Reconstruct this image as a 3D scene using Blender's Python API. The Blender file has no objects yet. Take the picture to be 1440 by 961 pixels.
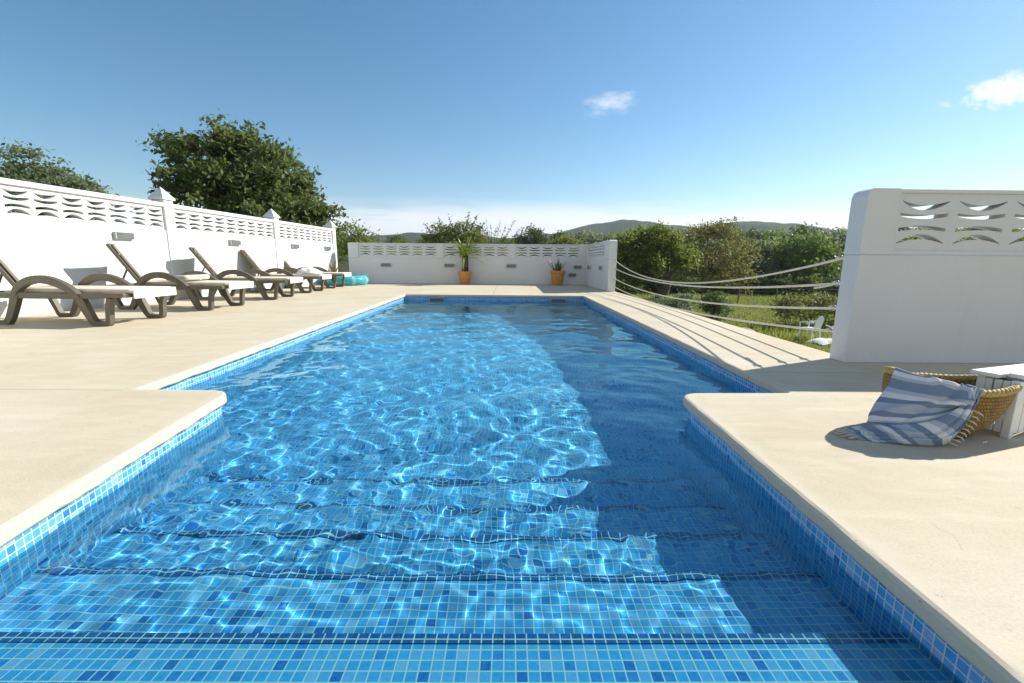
import bpy, bmesh, math, random
import numpy as np
from mathutils import Vector, Matrix
from mathutils.geometry import tessellate_polygon

R = math.radians
scene = bpy.context.scene
COL = scene.collection
rnd = random.Random(7)

# ------------------------------------------------------------------ camera
CAM_H, F_PX = 0.76, 620.0
P, YAW, ROLL = R(10.33), R(0.55), R(0.5)


def build_camera():
    sP, cP, sR, cR = math.sin(P), math.cos(P), math.sin(ROLL), math.cos(ROLL)
    rz = Matrix.Rotation(-YAW, 3, 'Z')
    fwd = rz @ Vector((0, cP, -sP))
    right = rz @ Vector((cR, sR * sP, sR * cP))
    right = (right - fwd * right.dot(fwd)).normalized()
    up = right.cross(fwd)
    # the photo's right side sits lower, so the camera's own right leans up
    m = Matrix((right, up, -fwd)).transposed().to_4x4()
    m.translation = (0, 0, CAM_H)
    cam = bpy.data.cameras.new('camera')
    cam.lens, cam.sensor_width = F_PX / 1440 * 36, 36
    cam.clip_start, cam.clip_end = 0.02, 20000
    o = bpy.data.objects.new('camera', cam)
    COL.objects.link(o)
    o.matrix_world = m
    scene.camera = o


# ------------------------------------------------------------------ mesh helpers
class MB:
    def __init__(self):
        self.v, self.f, self.uv = [], [], {}

    def add(self, verts, faces):
        n = len(self.v)
        self.v += [tuple(p) for p in verts]
        self.f += [tuple(i + n for i in f) for f in faces]
        return self

    def box(self, x0, x1, y0, y1, z0, z1):
        v = [(x, y, z) for z in (z0, z1) for y in (y0, y1) for x in (x0, x1)]
        return self.add(v, [(0, 2, 3, 1), (4, 5, 7, 6), (0, 1, 5, 4), (2, 6, 7, 3), (0, 4, 6, 2), (1, 3, 7, 5)])

    def prism(self, poly, axis, a, b):
        """closed 2D outline pushed along an axis ('x','y','z') from a to b"""
        def p3(p, t):
            if axis == 'y': return (p[0], t, p[1])
            if axis == 'x': return (t, p[0], p[1])
            return (p[0], p[1], t)
        n = len(poly)
        v = [p3(p, a) for p in poly] + [p3(p, b) for p in poly]
        f = [tuple(range(n))[::-1], tuple(range(n, 2 * n))]
        f += [(i, (i + 1) % n, n + (i + 1) % n, n + i) for i in range(n)]
        return self.add(v, f)

    def tube(self, pts, rad, n=8, cap=True):
        pts = [Vector(p) for p in pts]
        rads = rad if isinstance(rad, (list, tuple)) else [rad] * len(pts)
        rings, up = [], Vector((0, 0, 1))
        for i, p in enumerate(pts):
            t = (pts[min(i + 1, len(pts) - 1)] - pts[max(i - 1, 0)]).normalized()
            if abs(t.dot(up)) > 0.95: up = Vector((1, 0, 0)) if abs(t.x) < 0.9 else Vector((0, 1, 0))
            s = t.cross(up).normalized(); u = s.cross(t).normalized(); up = u
            rings.append([p + (s * math.cos(2 * math.pi * k / n) + u * math.sin(2 * math.pi * k / n)) * rads[i] for k in range(n)])
        v = [q for r_ in rings for q in r_]
        f = []
        for i in range(len(pts) - 1):
            for k in range(n):
                a, b = i * n + k, i * n + (k + 1) % n
                f.append((a, b, b + n, a + n))
        if cap:
            f.append(tuple(range(n))[::-1]); f.append(tuple(range(len(v) - n, len(v))))
        return self.add(v, f)

    def lathe(self, prof, n=28, cx=0, cy=0, sx=1, sy=1):
        v, f = [], []
        for (r_, z) in prof:
            for k in range(n):
                a = 2 * math.pi * k / n
                v.append((cx + sx * r_ * math.cos(a), cy + sy * r_ * math.sin(a), z))
        for i in range(len(prof) - 1):
            for k in range(n):
                a, b = i * n + k, i * n + (k + 1) % n
                f.append((a, b, b + n, a + n))
        return self.add(v, f)

    def band(self, pts, widths, y0, y1):
        """a flat curved bar in the xz plane, pushed from y0 to y1"""
        L, Rr = [], []
        for i, p in enumerate(pts):
            a, b = pts[max(i - 1, 0)], pts[min(i + 1, len(pts) - 1)]
            t = Vector((b[0] - a[0], b[1] - a[1])).normalized()
            w = widths[i] / 2
            L.append((p[0] - t.y * w, p[1] + t.x * w)); Rr.append((p[0] + t.y * w, p[1] - t.x * w))
        n = len(pts)
        v = [(q[0], y, q[1]) for y in (y0, y1) for q in L + Rr]
        f = []
        for i in range(n - 1):
            f.append((i, i + 1, n + i + 1, n + i))
            f.append((2 * n + i, 3 * n + i, 3 * n + i + 1, 2 * n + i + 1))
            f.append((i, 2 * n + i, 2 * n + i + 1, i + 1))
            f.append((n + i, n + i + 1, 3 * n + i + 1, 3 * n + i))
        f.append((0, n, 3 * n, 2 * n)); f.append((n - 1, 3 * n - 1, 4 * n - 1, 2 * n - 1))
        return self.add(v, f)

    def build(self, name, mat, parent=None, smooth=False, bevel=0, loc=None, rot=None, recalc=True, angle=None):
        me = bpy.data.meshes.new(name)
        me.from_pydata(self.v, [], self.f)
        if recalc:
            bm = bmesh.new(); bm.from_mesh(me)
            bmesh.ops.recalc_face_normals(bm, faces=bm.faces)
            bm.to_mesh(me); bm.free()
        o = bpy.data.objects.new(name, me)
        COL.objects.link(o)
        me.materials.append(mat)
        if smooth:
            me.shade_smooth()
            if angle: me.set_sharp_from_angle(angle=R(angle))
        if bevel:
            b = o.modifiers.new('edge', 'BEVEL'); b.width = bevel; b.segments = 2; b.limit_method = 'ANGLE'; b.angle_limit = R(40)
        if parent: o.parent = parent
        if loc: o.location = loc
        if rot: o.rotation_euler = rot
        return o


def np_mesh(name, co, quads, mat, parent=None, smooth=False):
    me = bpy.data.meshes.new(name)
    k = quads.shape[1]
    me.vertices.add(len(co)); me.vertices.foreach_set('co', np.ascontiguousarray(co, dtype=np.float32).ravel())
    me.loops.add(quads.size); me.loops.foreach_set('vertex_index', np.ascontiguousarray(quads, dtype=np.int32).ravel())
    me.polygons.add(len(quads)); me.polygons.foreach_set('loop_start', np.arange(0, quads.size, k, dtype=np.int32))
    me.update(calc_edges=True)
    me.materials.append(mat)
    if smooth: me.shade_smooth()
    o = bpy.data.objects.new(name, me)
    COL.objects.link(o)
    if parent: o.parent = parent
    return o


def tag(o, label, cat, group=None, kind=None):
    if label: o['label'] = label
    if cat: o['category'] = cat
    if group: o['group'] = group
    if kind: o['kind'] = kind
    return o


def thing(name, label, cat, loc=(0, 0, 0), rz=0, group=None):
    o = bpy.data.objects.new(name, None)
    COL.objects.link(o)
    o.empty_display_size = 0.1
    o.location = loc; o.rotation_euler = (0, 0, rz)
    return tag(o, label, cat, group)


def structure(o):
    o['kind'] = 'structure'
    return o


def copy_tree(o, parent=None):
    kids = [c for c in COL.objects if c.parent == o]
    c = o.copy(); COL.objects.link(c)
    if parent: c.parent = parent
    for k in kids: copy_tree(k, c)
    return c


def catmull(pts, per=6, closed=False):
    pts = [Vector(p) for p in pts]
    out, n = [], len(pts)
    for i in range(n if closed else n - 1):
        if closed: p0, p1, p2, p3 = pts[(i - 1) % n], pts[i], pts[(i + 1) % n], pts[(i + 2) % n]
        else: p0, p1, p2, p3 = pts[max(i - 1, 0)], pts[i], pts[i + 1], pts[min(i + 2, n - 1)]
        for k in range(per):
            t = k / per
            out.append(0.5 * ((2 * p1) + (p2 - p0) * t + (2 * p0 - 5 * p1 + 4 * p2 - p3) * t * t + (3 * p1 - p0 - 3 * p2 + p3) * t ** 3))
    if not closed: out.append(pts[-1])
    return out


# ------------------------------------------------------------------ materials
class NT:
    def __init__(self, name):
        self.m = bpy.data.materials.new(name); self.m.use_nodes = True
        self.t = self.m.node_tree; self.n = self.t.nodes; self.l = self.t.links
        self.bsdf = self.n['Principled BSDF']; self.out = self.n['Material Output']

    def node(self, kind, **kw):
        nd = self.n.new(kind)
        for k, v in kw.items(): setattr(nd, k, v)
        return nd

    def put(self, sock, val):
        if hasattr(val, 'links') or isinstance(val, bpy.types.NodeSocket): self.l.new(val, sock)
        else: sock.default_value = val

    def math(self, op, a, b=None, c=None, clamp=False):
        nd = self.node('ShaderNodeMath', operation=op); nd.use_clamp = clamp
        for i, x in enumerate((a, b, c)):
            if x is not None: self.put(nd.inputs[i], x)
        return nd.outputs[0]

    def vmath(self, op, a, b=None):
        nd = self.node('ShaderNodeVectorMath', operation=op)
        self.put(nd.inputs[0], a)
        if b is not None: self.put(nd.inputs[1], b)
        return nd.outputs[0]

    def noise(self, vec, scale, detail=4, rough=0.55):
        nd = self.node('ShaderNodeTexNoise')
        if vec is not None: self.l.new(vec, nd.inputs['Vector'])
        nd.inputs['Scale'].default_value = scale; nd.inputs['Detail'].default_value = detail; nd.inputs['Roughness'].default_value = rough
        return nd.outputs['Fac']

    def ramp(self, fac, stops, interp='LINEAR'):
        nd = self.node('ShaderNodeValToRGB'); cr = nd.color_ramp; cr.interpolation = interp
        while len(cr.elements) < len(stops): cr.elements.new(0.5)
        for e, (p, c) in zip(cr.elements, stops):
            e.position = p; e.color = (*c, 1) if len(c) == 3 else c
        self.l.new(fac, nd.inputs[0])
        return nd.outputs[0]

    def mix(self, fac, a, b, blend='MIX'):
        nd = self.node('ShaderNodeMix', data_type='RGBA', blend_type=blend)
        self.put(nd.inputs[0], fac)
        for s, x in ((nd.inputs[6], a), (nd.inputs[7], b)):
            self.put(s, (*x, 1) if isinstance(x, tuple) and len(x) == 3 else x)
        return nd.outputs[2]

    def bump(self, h, strength=0.3, dist=0.01):
        nd = self.node('ShaderNodeBump'); nd.inputs['Strength'].default_value = strength; nd.inputs['Distance'].default_value = dist
        self.l.new(h, nd.inputs['Height']); self.l.new(nd.outputs[0], self.bsdf.inputs['Normal'])
        return nd.outputs[0]

    def pos(self): return self.node('ShaderNodeNewGeometry').outputs['Position']
    def obj(self): return self.node('ShaderNodeTexCoord').outputs['Object']

    def color(self, c): self.put(self.bsdf.inputs['Base Color'], (*c, 1) if isinstance(c, tuple) and len(c) == 3 else c)
    def rough(self, r_): self.put(self.bsdf.inputs['Roughness'], r_)


def simple(name, c, rough=0.6, var=0.12, scale=6, bump=0.0, bscale=60, coat=0, metal=0, spec=None):
    t = NT(name)
    p = t.obj()
    dk, lt = tuple(x * (1 - var) for x in c), tuple(min(1, x * (1 + var)) for x in c)
    t.color(t.ramp(t.noise(p, scale), [(0.3, dk), (0.7, lt)]))
    t.rough(rough)
    if bump: t.bump(t.noise(p, bscale, 3), bump, 0.006)
    if coat: t.bsdf.inputs['Coat Weight'].default_value = coat
    if spec is not None: t.bsdf.inputs['Specular IOR Level'].default_value = spec
    t.bsdf.inputs['Metallic'].default_value = metal
    return t.m


TS = 0.0275


def tile_mat(name, stops, off=(0.0, 0.0, 0.0)):
    t = NT(name)
    g = t.node('ShaderNodeNewGeometry')
    nrm = t.vmath('ABSOLUTE', g.outputs['True Normal'])
    sep = t.node('ShaderNodeSeparateXYZ'); t.l.new(nrm, sep.inputs[0])
    w = [t.math('LESS_THAN', sep.outputs[i], 0.6) for i in range(3)]
    cmb = t.node('ShaderNodeCombineXYZ')
    for i in range(3): t.l.new(w[i], cmb.inputs[i])
    p = t.vmath('ADD', g.outputs['Position'], off)
    q = t.vmath('MULTIPLY', t.vmath('SCALE', p), cmb.outputs[0])
    q.node.inputs[0].links[0].from_node.inputs['Scale'].default_value = 1 / TS
    cell = t.vmath('FLOOR', q)
    fr = t.vmath('FRACTION', q)
    dist = t.vmath('ABSOLUTE', t.vmath('SUBTRACT', fr, (0.5, 0.5, 0.5)))
    s2 = t.node('ShaderNodeSeparateXYZ'); t.l.new(dist, s2.inputs[0])
    e = [t.math('MULTIPLY', s2.outputs[i], w[i]) for i in range(3)]
    edge = t.math('MAXIMUM', e[0], t.math('MAXIMUM', e[1], e[2]))
    gr = t.node('ShaderNodeMapRange', interpolation_type='SMOOTHSTEP')
    gr.inputs[1].default_value, gr.inputs[2].default_value = 0.425, 0.455
    t.l.new(edge, gr.inputs[0])
    wn = t.node('ShaderNodeTexWhiteNoise', noise_dimensions='3D'); t.l.new(cell, wn.inputs['Vector'])
    base = t.ramp(wn.outputs['Value'], stops, 'CONSTANT')
    base = t.mix(0.25, base, t.ramp(t.noise(g.outputs['Position'], 90, 2), [(0.3, (0.02, 0.22, 0.62)), (0.7, (0.18, 0.48, 0.88))]))
    t.color(t.mix(gr.outputs[0], base, (0.66, 0.71, 0.72)))
    t.rough(t.math('MULTIPLY_ADD', gr.outputs[0], 0.5, 0.16))
    b = t.bump(t.math('SUBTRACT', 1.0, gr.outputs[0]), 0.5, 0.0012)
    return t.m


BLUES = [(0.0, (0.07, 0.40, 0.77)), (0.20, (0.16, 0.46, 0.81)), (0.36, (0.09, 0.42, 0.78)), (0.54, (0.03, 0.25, 0.64)),
         (0.66, (0.34, 0.54, 0.82)), (0.76, (0.20, 0.48, 0.81)), (0.90, (0.06, 0.34, 0.72)), (0.96, (0.015, 0.13, 0.48))]
NAVY = [(0.0, (0.008, 0.03, 0.15)), (0.4, (0.014, 0.045, 0.22)), (0.75, (0.02, 0.06, 0.28))]


def deck_mat(name, base, pale, joint=True, edge=None):
    t = NT(name)
    p = t.pos()
    big = t.noise(p, 0.9, 5, 0.6); mid = t.noise(p, 7, 5, 0.65); fine = t.noise(p, 130, 3, 0.6)
    c = t.mix(t.ramp(big, [(0.35, (0, 0, 0)), (0.68, (1, 1, 1))]), base, pale)
    c = t.mix(t.ramp(mid, [(0.45, (0, 0, 0)), (0.75, (0.35, 0.35, 0.35))]), c, tuple(x * 0.86 for x in base))
    c = t.mix(t.ramp(fine, [(0.38, (0.22, 0.22, 0.22)), (0.55, (0, 0, 0))]), c, tuple(x * 0.6 for x in base))
    spots = t.ramp(t.noise(p, 23, 2, 0.5), [(0.73, (0, 0, 0)), (0.77, (0.6, 0.6, 0.6))])
    c = t.mix(spots, c, tuple(x * 0.68 for x in base))
    # faint hairline crazing, only here and there, and a few pale trowel sweeps
    wv = t.vmath('ADD', p, t.vmath('SCALE', t.node('ShaderNodeTexNoise').outputs['Color']))
    wv.node.inputs[1].links[0].from_node.inputs['Scale'].default_value = 0.25
    nz_ = wv.node.inputs[1].links[0].from_node.inputs[0].links[0].from_node
    t.l.new(p, nz_.inputs['Vector']); nz_.inputs['Scale'].default_value = 2.5; nz_.inputs['Detail'].default_value = 4
    vo = t.node('ShaderNodeTexVoronoi', feature='DISTANCE_TO_EDGE'); vo.inputs['Scale'].default_value = 0.75; t.l.new(wv, vo.inputs['Vector'])
    crack = t.math('MULTIPLY', t.math('LESS_THAN', vo.outputs['Distance'], 0.0022), t.math('GREATER_THAN', t.noise(p, 0.7, 2), 0.585))
    c = t.mix(t.math('MULTIPLY', crack, 0.28), c, tuple(x * 0.45 for x in base))
    mp = t.node('ShaderNodeMapping'); mp.inputs['Rotation'].default_value = (0, 0, 0.5); mp.inputs['Scale'].default_value = (1, 4.5, 1); t.l.new(p, mp.inputs['Vector'])
    sweep = t.ramp(t.noise(mp.outputs[0], 1.6, 6, 0.7), [(0.48, (0, 0, 0)), (0.70, (0.5, 0.5, 0.5))])
    c = t.mix(sweep, c, tuple(min(1, x * 1.10) for x in pale))
    h = t.math('ADD', t.math('MULTIPLY', mid, 0.5), t.math('MULTIPLY', fine, 0.35))
    h = t.math('SUBTRACT', h, t.math('MULTIPLY', crack, 0.8))
    if edge:
        at = t.node('ShaderNodeAttribute', attribute_name='wear')
        e = t.math('ADD', at.outputs['Fac'], t.math('MULTIPLY', t.math('SUBTRACT', t.noise(p, 5, 5, 0.65), 0.5), 1.3))
        c = t.mix(t.ramp(e, [(0.45, (0, 0, 0)), (0.85, (0.8, 0.8, 0.8))]), c, edge)
        pit = t.ramp(t.noise(p, 34, 3, 0.6), [(0.66, (0, 0, 0)), (0.72, (0.6, 0.6, 0.6))])
        c = t.mix(t.math('MULTIPLY', pit, at.outputs['Fac']), c, tuple(x * 0.5 for x in base))
    if joint:
        s = t.node('ShaderNodeSeparateXYZ'); t.l.new(p, s.inputs[0])
        wob = t.math('MULTIPLY', t.math('SUBTRACT', t.noise(p, 3, 3), 0.5), 0.02)
        x, y = t.math('ADD', s.outputs[0], wob), t.math('ADD', s.outputs[1], wob)
        def line(a, at, half, lo=None, hi=None, b=None):
            m = t.math('LESS_THAN', t.math('ABSOLUTE', t.math('SUBTRACT', a, at)), half)
            if lo is not None: m = t.math('MULTIPLY', m, t.math('GREATER_THAN', b, lo))
            if hi is not None: m = t.math('MULTIPLY', m, t.math('LESS_THAN', b, hi))
            return m
        ms = [line(y, 2.5, 0.004, None, -2.25, x), line(y, 6.4, 0.005, None, -2.4, x), line(x, -0.35, 0.006, 10.1, None, y),
              line(y, 3.02, 0.004, 1.75, None, x), line(y, -0.4, 0.004)]
        m = ms[0]
        for k in ms[1:]: m = t.math('MAXIMUM', m, k)
        c = t.mix(t.math('MULTIPLY', m, 0.65), c, tuple(x_ * 0.35 for x_ in base))
        h = t.math('SUBTRACT', h, t.math('MULTIPLY', m, 2.0))
    t.color(c); t.rough(0.82)
    t.bsdf.inputs['Specular IOR Level'].default_value = 0.25
    t.bump(h, 0.35, 0.006)
    return t.m


def plaster_mat(name, c=(0.75, 0.75, 0.74)):
    t = NT(name)
    p = t.pos()
    big = t.noise(p, 1.3, 5, 0.6); fine = t.noise(p, 55, 4, 0.6)
    mp = t.node('ShaderNodeMapping'); mp.inputs['Scale'].default_value = (5, 5, 0.5); t.l.new(p, mp.inputs['Vector'])
    streak = t.noise(mp.outputs[0], 2.2, 5, 0.7)
    k = t.mix(t.ramp(big, [(0.3, (0, 0, 0)), (0.75, (1, 1, 1))]), tuple(x * 0.94 for x in c), c)
    k = t.mix(t.ramp(streak, [(0.56, (0, 0, 0)), (0.84, (0.35, 0.35, 0.35))]), k, (c[0] * 0.82, c[1] * 0.78, c[2] * 0.72))
    t.color(k); t.rough(0.85)
    t.bsdf.inputs['Specular IOR Level'].default_value = 0.25
    t.bump(t.math('ADD', t.math('ADD', fine, t.math('MULTIPLY', t.noise(p, 14, 4, 0.6), 1.2)), t.math('MULTIPLY', big, 1.5)), 0.4, 0.007)
    return t.m


def leaf_mat(name, dark, light, trans=0.3, odd=None):
    t = NT(name)
    g = t.node('ShaderNodeNewGeometry')
    rp = g.outputs['Random Per Island']
    stops = [(0.0, dark), (0.8, light)]
    if odd: stops = [(0.0, dark), (0.72, light), (0.9, odd), (1.0, odd)]
    c = t.ramp(rp, stops)
    big = t.noise(t.pos(), 0.9, 3)
    c = t.mix(t.ramp(big, [(0.35, (0, 0, 0)), (0.7, (0.6, 0.6, 0.6))]), c, tuple(min(1, x * 1.35) for x in light))
    t.color(c); t.rough(0.55)
    t.bsdf.inputs['Specular IOR Level'].default_value = 0.35
    tr = t.node('ShaderNodeBsdfTranslucent')
    t.l.new(t.mix(0.5, c, tuple(min(1, x * 2) for x in light)), tr.inputs[0])
    mx = t.node('ShaderNodeMixShader'); mx.inputs[0].default_value = trans
    t.l.new(t.bsdf.outputs[0], mx.inputs[1]); t.l.new(tr.outputs[0], mx.inputs[2]); t.l.new(mx.outputs[0], t.out.inputs['Surface'])
    return t.m


M = {}


def make_materials():
    M['tile'] = tile_mat('pool mosaic', BLUES, (0.004, 0.006, 0.0))
    M['tile_dark'] = tile_mat('navy mosaic', NAVY, (0.004, 0.006, 0.0))
    M['deck'] = deck_mat('cream concrete', (0.58, 0.493, 0.343), (0.66, 0.59, 0.45))
    M['coping'] = deck_mat('pale coping', (0.58, 0.493, 0.343), (0.66, 0.59, 0.45), edge=(0.63, 0.555, 0.425))
    M['plaster'] = plaster_mat('white plaster')
    M['block'] = plaster_mat('painted breeze block', (0.74, 0.74, 0.73))
    M['stone_wall'] = simple('beige render', (0.45, 0.40, 0.32), 0.9, bump=0.3)
    M['lamp_metal'] = simple('grey lamp metal', (0.42, 0.43, 0.42), 0.5)
    M['lamp_dark'] = simple('dark lamp slots', (0.11, 0.115, 0.11), 0.5)
    M['resin'] = simple('taupe resin', (0.125, 0.108, 0.072), 0.45, 0.1, 5, 0.08, 120)
    M['canvas'] = simple('cream lounger canvas', (0.74, 0.67, 0.54), 0.9, 0.08, 4, 0.25, 220, spec=0.15)
    M['canvas_white'] = simple('white canvas', (0.78, 0.76, 0.72), 0.9, 0.05, 4, 0.25, 220, spec=0.15)
    M['rope'] = simple('ivory rope', (0.78, 0.72, 0.58), 0.85, 0.15, 40, 0.4, 200)
    M['steel'] = simple('steel hook', (0.35, 0.34, 0.32), 0.35, metal=0.9)
    M['terracotta'] = simple('terracotta', (0.60, 0.27, 0.075), 0.75, 0.15, 12, 0.15, 80)
    M['soil'] = simple('dark soil', (0.035, 0.025, 0.018), 0.95, 0.3, 50, 0.5, 80)
    M['bark'] = simple('grey brown bark', (0.085, 0.065, 0.048), 0.95, 0.35, 8, 0.8, 30)
    M['palm_leaf'] = simple('yucca leaf', (0.27, 0.35, 0.055), 0.4, 0.3, 3)
    M['aloe_leaf'] = simple('aloe leaf', (0.11, 0.16, 0.07), 0.5, 0.25, 6)
    M['agave_leaf'] = simple('bronze strap leaf', (0.30, 0.22, 0.09), 0.5, 0.35, 4)
    M['white_plastic'] = simple('white plastic', (0.80, 0.80, 0.81), 0.35, 0.03)
    M['white_wood'] = simple('white painted wood', (0.78, 0.78, 0.76), 0.55, 0.05, 9, 0.2, 40)
    M['rock'] = simple('limestone', (0.36, 0.33, 0.28), 0.9, 0.3, 5, 0.6, 18)
    M['wire'] = simple('galvanised wire', (0.22, 0.22, 0.20), 0.5, metal=0.6)
    M['post'] = simple('weathered wood post', (0.16, 0.12, 0.085), 0.9, 0.3, 10, 0.4, 60)
    # seagrass weave
    t = NT('seagrass weave')
    p = t.obj()
    sep = t.node('ShaderNodeSeparateXYZ'); t.l.new(p, sep.inputs[0])
    ang = t.math('ARCTAN2', sep.outputs[1], sep.outputs[0])
    zr = t.math('MULTIPLY', sep.outputs[2], 1 / 0.016)
    row = t.math('FLOOR', zr)
    wob = t.math('MULTIPLY', t.math('SUBTRACT', t.noise(p, 22, 3), 0.5), 1.1)
    u = t.math('ADD', t.math('ADD', t.math('MULTIPLY', ang, 13.0), wob), t.math('MULTIPLY', row, 0.5))
    hx = t.math('ABSOLUTE', t.math('SINE', t.math('MULTIPLY', u, math.pi)))
    hz = t.math('ABSOLUTE', t.math('SINE', t.math('MULTIPLY', zr, math.pi)))
    h = t.math('MULTIPLY', t.math('POWER', hx, 0.6), t.math('POWER', hz, 0.6))
    c = t.mix(t.ramp(t.noise(p, 30, 4, 0.7), [(0.3, (0, 0, 0)), (0.7, (1, 1, 1))]), (0.21, 0.12, 0.02), (0.40, 0.255, 0.055))
    c = t.mix(t.ramp(h, [(0.1, (0.75, 0.75, 0.75)), (0.55, (0, 0, 0))]), c, (0.11, 0.065, 0.016))
    t.color(c); t.rough(0.75); t.bump(h, 0.9, 0.008)
    M['seagrass'] = t.m
    M['braid'] = simple('seagrass braid', (0.46, 0.33, 0.11), 0.7, 0.3, 60, 0.3, 150)
    # striped towel, stripes run by the cloth's own UV
    t = NT('striped cotton')
    uv = t.node('ShaderNodeUVMap').outputs[0]
    s = t.node('ShaderNodeSeparateXYZ'); t.l.new(uv, s.inputs[0])
    W, B, LB = (0.66, 0.67, 0.68), (0.15, 0.215, 0.32), (0.38, 0.445, 0.53)
    f = t.math('FRACT', t.math('MULTIPLY', s.outputs[1], 1.0))
    c = t.ramp(f, [(0.0, W), (0.12, B), (0.24, LB), (0.46, B), (0.56, W), (0.66, LB), (0.72, B), (0.90, LB)], 'CONSTANT')
    wv = t.node('ShaderNodeTexWave'); wv.inputs['Scale'].default_value = 60; t.l.new(uv, wv.inputs['Vector'])
    c = t.mix(0.10, c, t.ramp(wv.outputs['Fac'], [(0.2, (0.2, 0.25, 0.3)), (0.8, (0.8, 0.8, 0.8))]))
    t.color(c); t.rough(0.95); t.bsdf.inputs['Specular IOR Level'].default_value = 0.1
    t.bump(t.noise(t.pos(), 260, 2), 0.25, 0.002)
    M['towel'] = t.m
    M['tassel'] = simple('cream tassel', (0.55, 0.50, 0.42), 0.95)
    # inflatable ring
    t = NT('turquoise vinyl')
    p = t.obj(); sp = t.node('ShaderNodeSeparateXYZ'); t.l.new(p, sp.inputs[0])
    a = t.math('FRACT', t.math('MULTIPLY', t.math('ARCTAN2', sp.outputs[1], sp.outputs[0]), 4 / math.pi))
    t.color(t.ramp(a, [(0, (0.06, 0.55, 0.62)), (0.80, (0.30, 0.68, 0.74))], 'CONSTANT'))
    t.rough(0.18); t.bsdf.inputs['Transmission Weight'].default_value = 0.25
    M['vinyl'] = t.m
    # water
    t = NT('pool water')
    g = t.node('ShaderNodeBsdfGlass'); g.inputs['IOR'].default_value = 1.333; g.inputs['Roughness'].default_value = 0
    g.inputs['Color'].default_value = (0.65, 0.98, 1.0, 1)
    t.l.new(g.outputs[0], t.out.inputs['Surface'])
    M['water'] = t.m
    # ground
    t = NT('dry meadow')
    p = t.pos()
    a, b, d = t.noise(p, 0.12, 4), t.noise(p, 0.9, 5, 0.7), t.noise(p, 14, 4, 0.7)
    c = t.mix(t.ramp(a, [(0.4, (0, 0, 0)), (0.6, (1, 1, 1))]), (0.125, 0.155, 0.034), (0.22, 0.20, 0.065))
    c = t.mix(t.ramp(b, [(0.5, (0, 0, 0)), (0.75, (0.8, 0.8, 0.8))]), c, (0.24, 0.20, 0.09))
    c = t.mix(t.ramp(d, [(0.35, (0.6, 0.6, 0.6)), (0.6, (0, 0, 0))]), c, (0.045, 0.065, 0.016))
    t.color(c); t.rough(0.95); t.bsdf.inputs['Specular IOR Level'].default_value = 0.1
    t.bump(t.math('ADD', d, b), 0.6, 0.08)
    M['ground'] = t.m
    t = NT('wooded hillside')
    p = t.pos()
    a, b = t.noise(p, 0.011, 5, 0.6), t.noise(p, 0.13, 4, 0.7)
    c = t.mix(t.ramp(a, [(0.4, (0, 0, 0)), (0.65, (1, 1, 1))]), (0.035, 0.070, 0.022), (0.085, 0.110, 0.036))
    c = t.mix(t.ramp(b, [(0.35, (0.8, 0.8, 0.8)), (0.6, (0, 0, 0))]), c, (0.012, 0.026, 0.010))
    t.color(c); t.rough(1.0); t.bsdf.inputs['Specular IOR Level'].default_value = 0.0
    t.bump(b, 1.0, 6.0)
    M['hill'] = t.m
    M['grass'] = leaf_mat('meadow grass', (0.085, 0.125, 0.02), (0.22, 0.26, 0.05), 0.40, (0.38, 0.31, 0.12))
    M['carob'] = leaf_mat('carob leaves', (0.042, 0.074, 0.024), (0.13, 0.172, 0.048), 0.46, (0.15, 0.13, 0.04))
    M['grey_green'] = leaf_mat('grey green leaves', (0.075, 0.11, 0.05), (0.18, 0.22, 0.11), 0.48)
    M['dark_pine'] = leaf_mat('pine needles', (0.032, 0.062, 0.018), (0.092, 0.132, 0.038), 0.38)
    M['fresh'] = leaf_mat('fresh leaves', (0.075, 0.13, 0.024), (0.15, 0.22, 0.045), 0.42)
    M['almond'] = leaf_mat('turning leaves', (0.060, 0.086, 0.022), (0.155, 0.175, 0.042), 0.45, (0.19, 0.105, 0.04))
    M['mid_green'] = leaf_mat('green leaves', (0.060, 0.098, 0.018), (0.17, 0.205, 0.040), 0.48, (0.20, 0.17, 0.045))
    M['rust'] = leaf_mat('rust leaves', (0.070, 0.088, 0.022), (0.165, 0.165, 0.042), 0.46, (0.20, 0.11, 0.04))


# ------------------------------------------------------------------ pool and terrace
def rounded(poly, radii, n=7):
    out, N = [], len(poly)
    for i, p in enumerate(poly):
        r_ = radii[i]
        p = Vector(p)
        if r_ <= 0: out.append(p); continue
        a, b = (Vector(poly[i - 1]) - p).normalized(), (Vector(poly[(i + 1) % N]) - p).normalized()
        for k in range(n + 1):
            t = k / n
            q = (p + a * r_) * (1 - t) ** 2 + p * 2 * t * (1 - t) + (p + b * r_) * t * t
            out.append(q)
    return out


def offset(poly, d):
    """clockwise/counter: positive d moves outward from the pool"""
    N = len(poly); out = []
    area = sum(poly[i].x * poly[(i + 1) % N].y - poly[(i + 1) % N].x * poly[i].y for i in range(N))
    s = 1 if area > 0 else -1
    for i in range(N):
        a, b, c = poly[i - 1], poly[i], poly[(i + 1) % N]
        t1, t2 = (b - a).normalized(), (c - b).normalized()
        n1, n2 = Vector((t1.y, -t1.x)) * s, Vector((t2.y, -t2.x)) * s
        m = (n1 + n2); m = m / max(0.2, 1 + n1.dot(n2))
        out.append(b + m * d)
    return out


POOL = [(-1.33, 0.33), (-1.615, 2.52), (-2.19, 2.535), (-2.335, 10.06), (1.71, 10.06), (1.69, 2.535), (1.015, 2.52), (0.945, 0.33)]
CONTOUR = rounded(POOL, [0.05, 0.13, 0.02, 0.02, 0.02, 0.02, 0.13, 0.05])
WATER_Z = -0.128
RCV = []          # receive the light that the water bends


def ring(poly, z): return [(p.x, p.y, z) for p in poly]


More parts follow.
